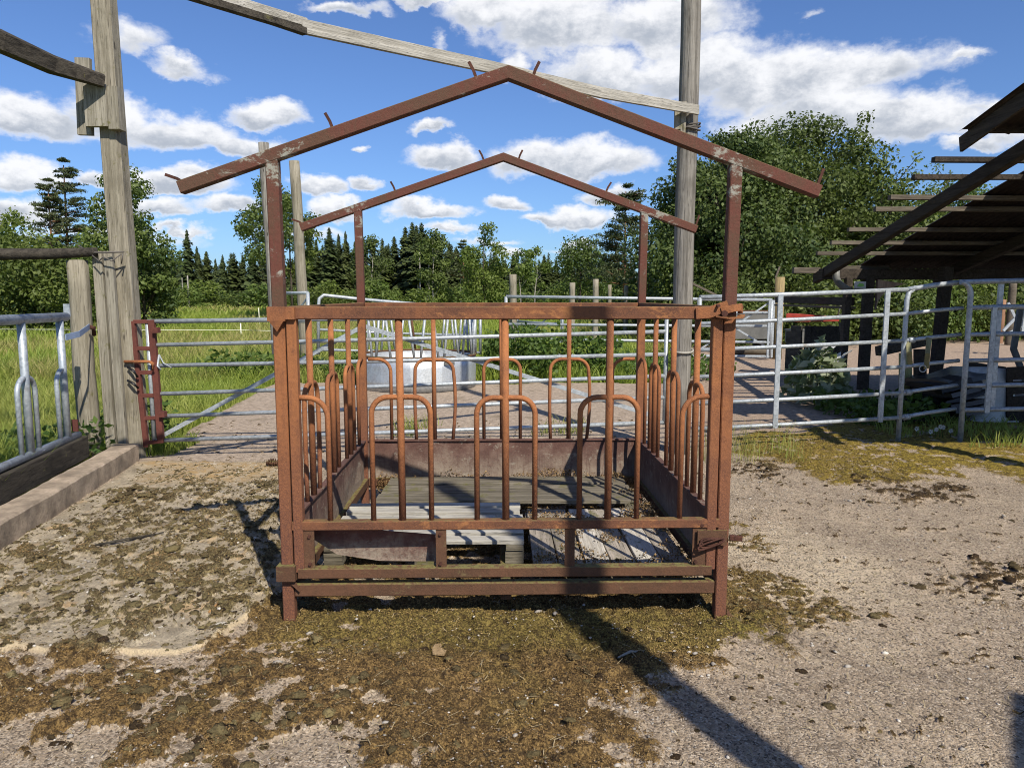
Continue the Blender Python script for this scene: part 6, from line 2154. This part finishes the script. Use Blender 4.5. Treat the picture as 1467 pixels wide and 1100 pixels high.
spruce(0, 272, 100, 328, .95, 0.4)
spruce(1, 285, 112, 352, 1.0, 1.0)
SPR = [(0, 474, 92, 325, 1.2), (1, 487, 96, 334, 1), (1, 497, 94, 330, .8), (0, 510, 104, 345, 1), (1, 522, 102, 338, 1.1), (0, 536, 98, 341, 1), (1, 549, 100, 340, 1), (3, 566, 94, 338, 1.0),
       (1, 557, 106, 352, 1.2), (2, 553, 90, 352, 1.1), (0, 582, 92, 324, 1.25), (0, 592, 88, 317, 1.3), (0, 605, 90, 318, 1.3), (3, 598, 96, 322, 1.1), (2, 599, 84, 330, 1.15), (2, 612, 86, 333, 1.15), (1, 617, 96, 340, 1.1), (2, 627, 88, 338, 1.1),
       (1, 631, 94, 341, 1.0), (1, 644, 98, 345, 1.0), (2, 654, 92, 352, 1.1), (1, 663, 98, 358, 1), (2, 445, 92, 338, 1.2), (1, 455, 100, 342, 1.0), (0, 464, 104, 350, 1.0), (0, 672, 112, 362, 1.1), (3, 685, 112, 372, 1.1)]
for i, (k, a, b_, c, w) in enumerate(SPR):
    spruce(k, a, b_, c, w, i * 1.31)
rs = random.Random(99)
# left wing of the forest
px_ = 40
while px_ < 440:
    spruce(rs.choice((0, 1, 3, 1)), px_, rs.uniform(105, 135), rs.uniform(356, 372) if px_ > 190 else rs.uniform(340, 372), rs.uniform(.9, 1.3), rs.uniform(0, 6))
    px_ += rs.uniform(8, 15)
# right wing, lower
px_ = 712
while px_ < 930:
    spruce(rs.choice((0, 1, 3, 0)), px_, rs.uniform(100, 140), rs.uniform(362, 385), rs.uniform(1.0, 1.5), rs.uniform(0, 6))
    px_ += rs.uniform(8, 14)
# closed forest behind, one mass
allV, allT = [], []
base = 0
for i in range(260):
    px_ = rs.uniform(-420, 1500)
    Y_ = rs.uniform(118, 165)
    me0 = sp_proto[rs.choice((0, 1, 3))][1]
    co = np.empty(len(me0.vertices) * 3, np.float32)
    me0.vertices.foreach_get('co', co)
    co = co.reshape(-1, 4, 3)[::3]
    top = rs.uniform(346, 368) if 430 < px_ < 680 else rs.uniform(360, 380)
    Hs = hgt(top, Y_)
    a = rs.uniform(0, 6.28)
    R = np.array([[math.cos(a), -math.sin(a), 0], [math.sin(a), math.cos(a), 0], [0, 0, 1]])
    V = co.reshape(-1, 3) @ R.T * np.array([Hs * 1.5, Hs * 1.5, Hs]) + np.array(spot(px_, Y_))
    allV.append(V)
    allT.append(np.repeat(np.clip(RNG.normal(.3, .2, len(V) // 4), 0, 1), 4))
V = np.concatenate(allV)
np_obj('forest', np_mesh('forest', V, np.arange(len(V)).reshape(-1, 4), NEEDLE, False, {'tone': np.concatenate(allT)}), kind='stuff')

# --- willow bushes along the forest edge
mb_src = None
lb_src = None
px_ = -60
while px_ < 960:
    Yb = rs.uniform(70, 92) if px_ > 180 else rs.uniform(40, 60)
    Hb = hgt(rs.uniform(405, 421) if px_ > 190 else rs.uniform(390, 412), Yb)
    k = 2 if rs.random() < .65 else 1
    src = mb_src if k == 2 else lb_src
    sc_ = (Hb * rs.uniform(1.1, 1.7),) * 2 + (Hb,)
    if src is None:
        t = plant_tree(broadleaf_parts(1.0, 1.25, 330 + k, 1300, 0.05, lobes=20, trunk_h=0.02, mat=LEAF_LIGHT if k == 2 else LEAF_BROAD, lobe_r=(.16, .26), r_trunk=.02), 'bush',
                       'light green willow bush in front of the forest across the meadow' if k == 2 else 'darker willow bush in front of the forest across the meadow', 'bush', spot(px_, Yb), px_, sc_,
                       'light willow bushes along the forest edge' if k == 2 else 'darker willow bushes along the forest edge')
        if k == 2:
            mb_src = t
        else:
            lb_src = t
    else:
        copy_thing(src, spot(px_, Yb), px_, sc_)
    px_ += rs.uniform(14, 30)
# bare dead stems at the forest edge
for px_, top, bot, Y_, r_ in ((270, 395, 430, 80, .12), (262, 398, 425, 85, .07), (602, 360, 425, 82, .09), (615, 368, 418, 80, .08), (660, 380, 430, 85, .07)):
    pole('bare pale dead trunk standing at the forest edge', (spot(px_, Y_)[0], Y_), hgt(top, Y_), r_, r_ * .6, BARK_PALE, name='dead_trunk', cat='dead tree', group='dead trunks at the forest edge', n=8)
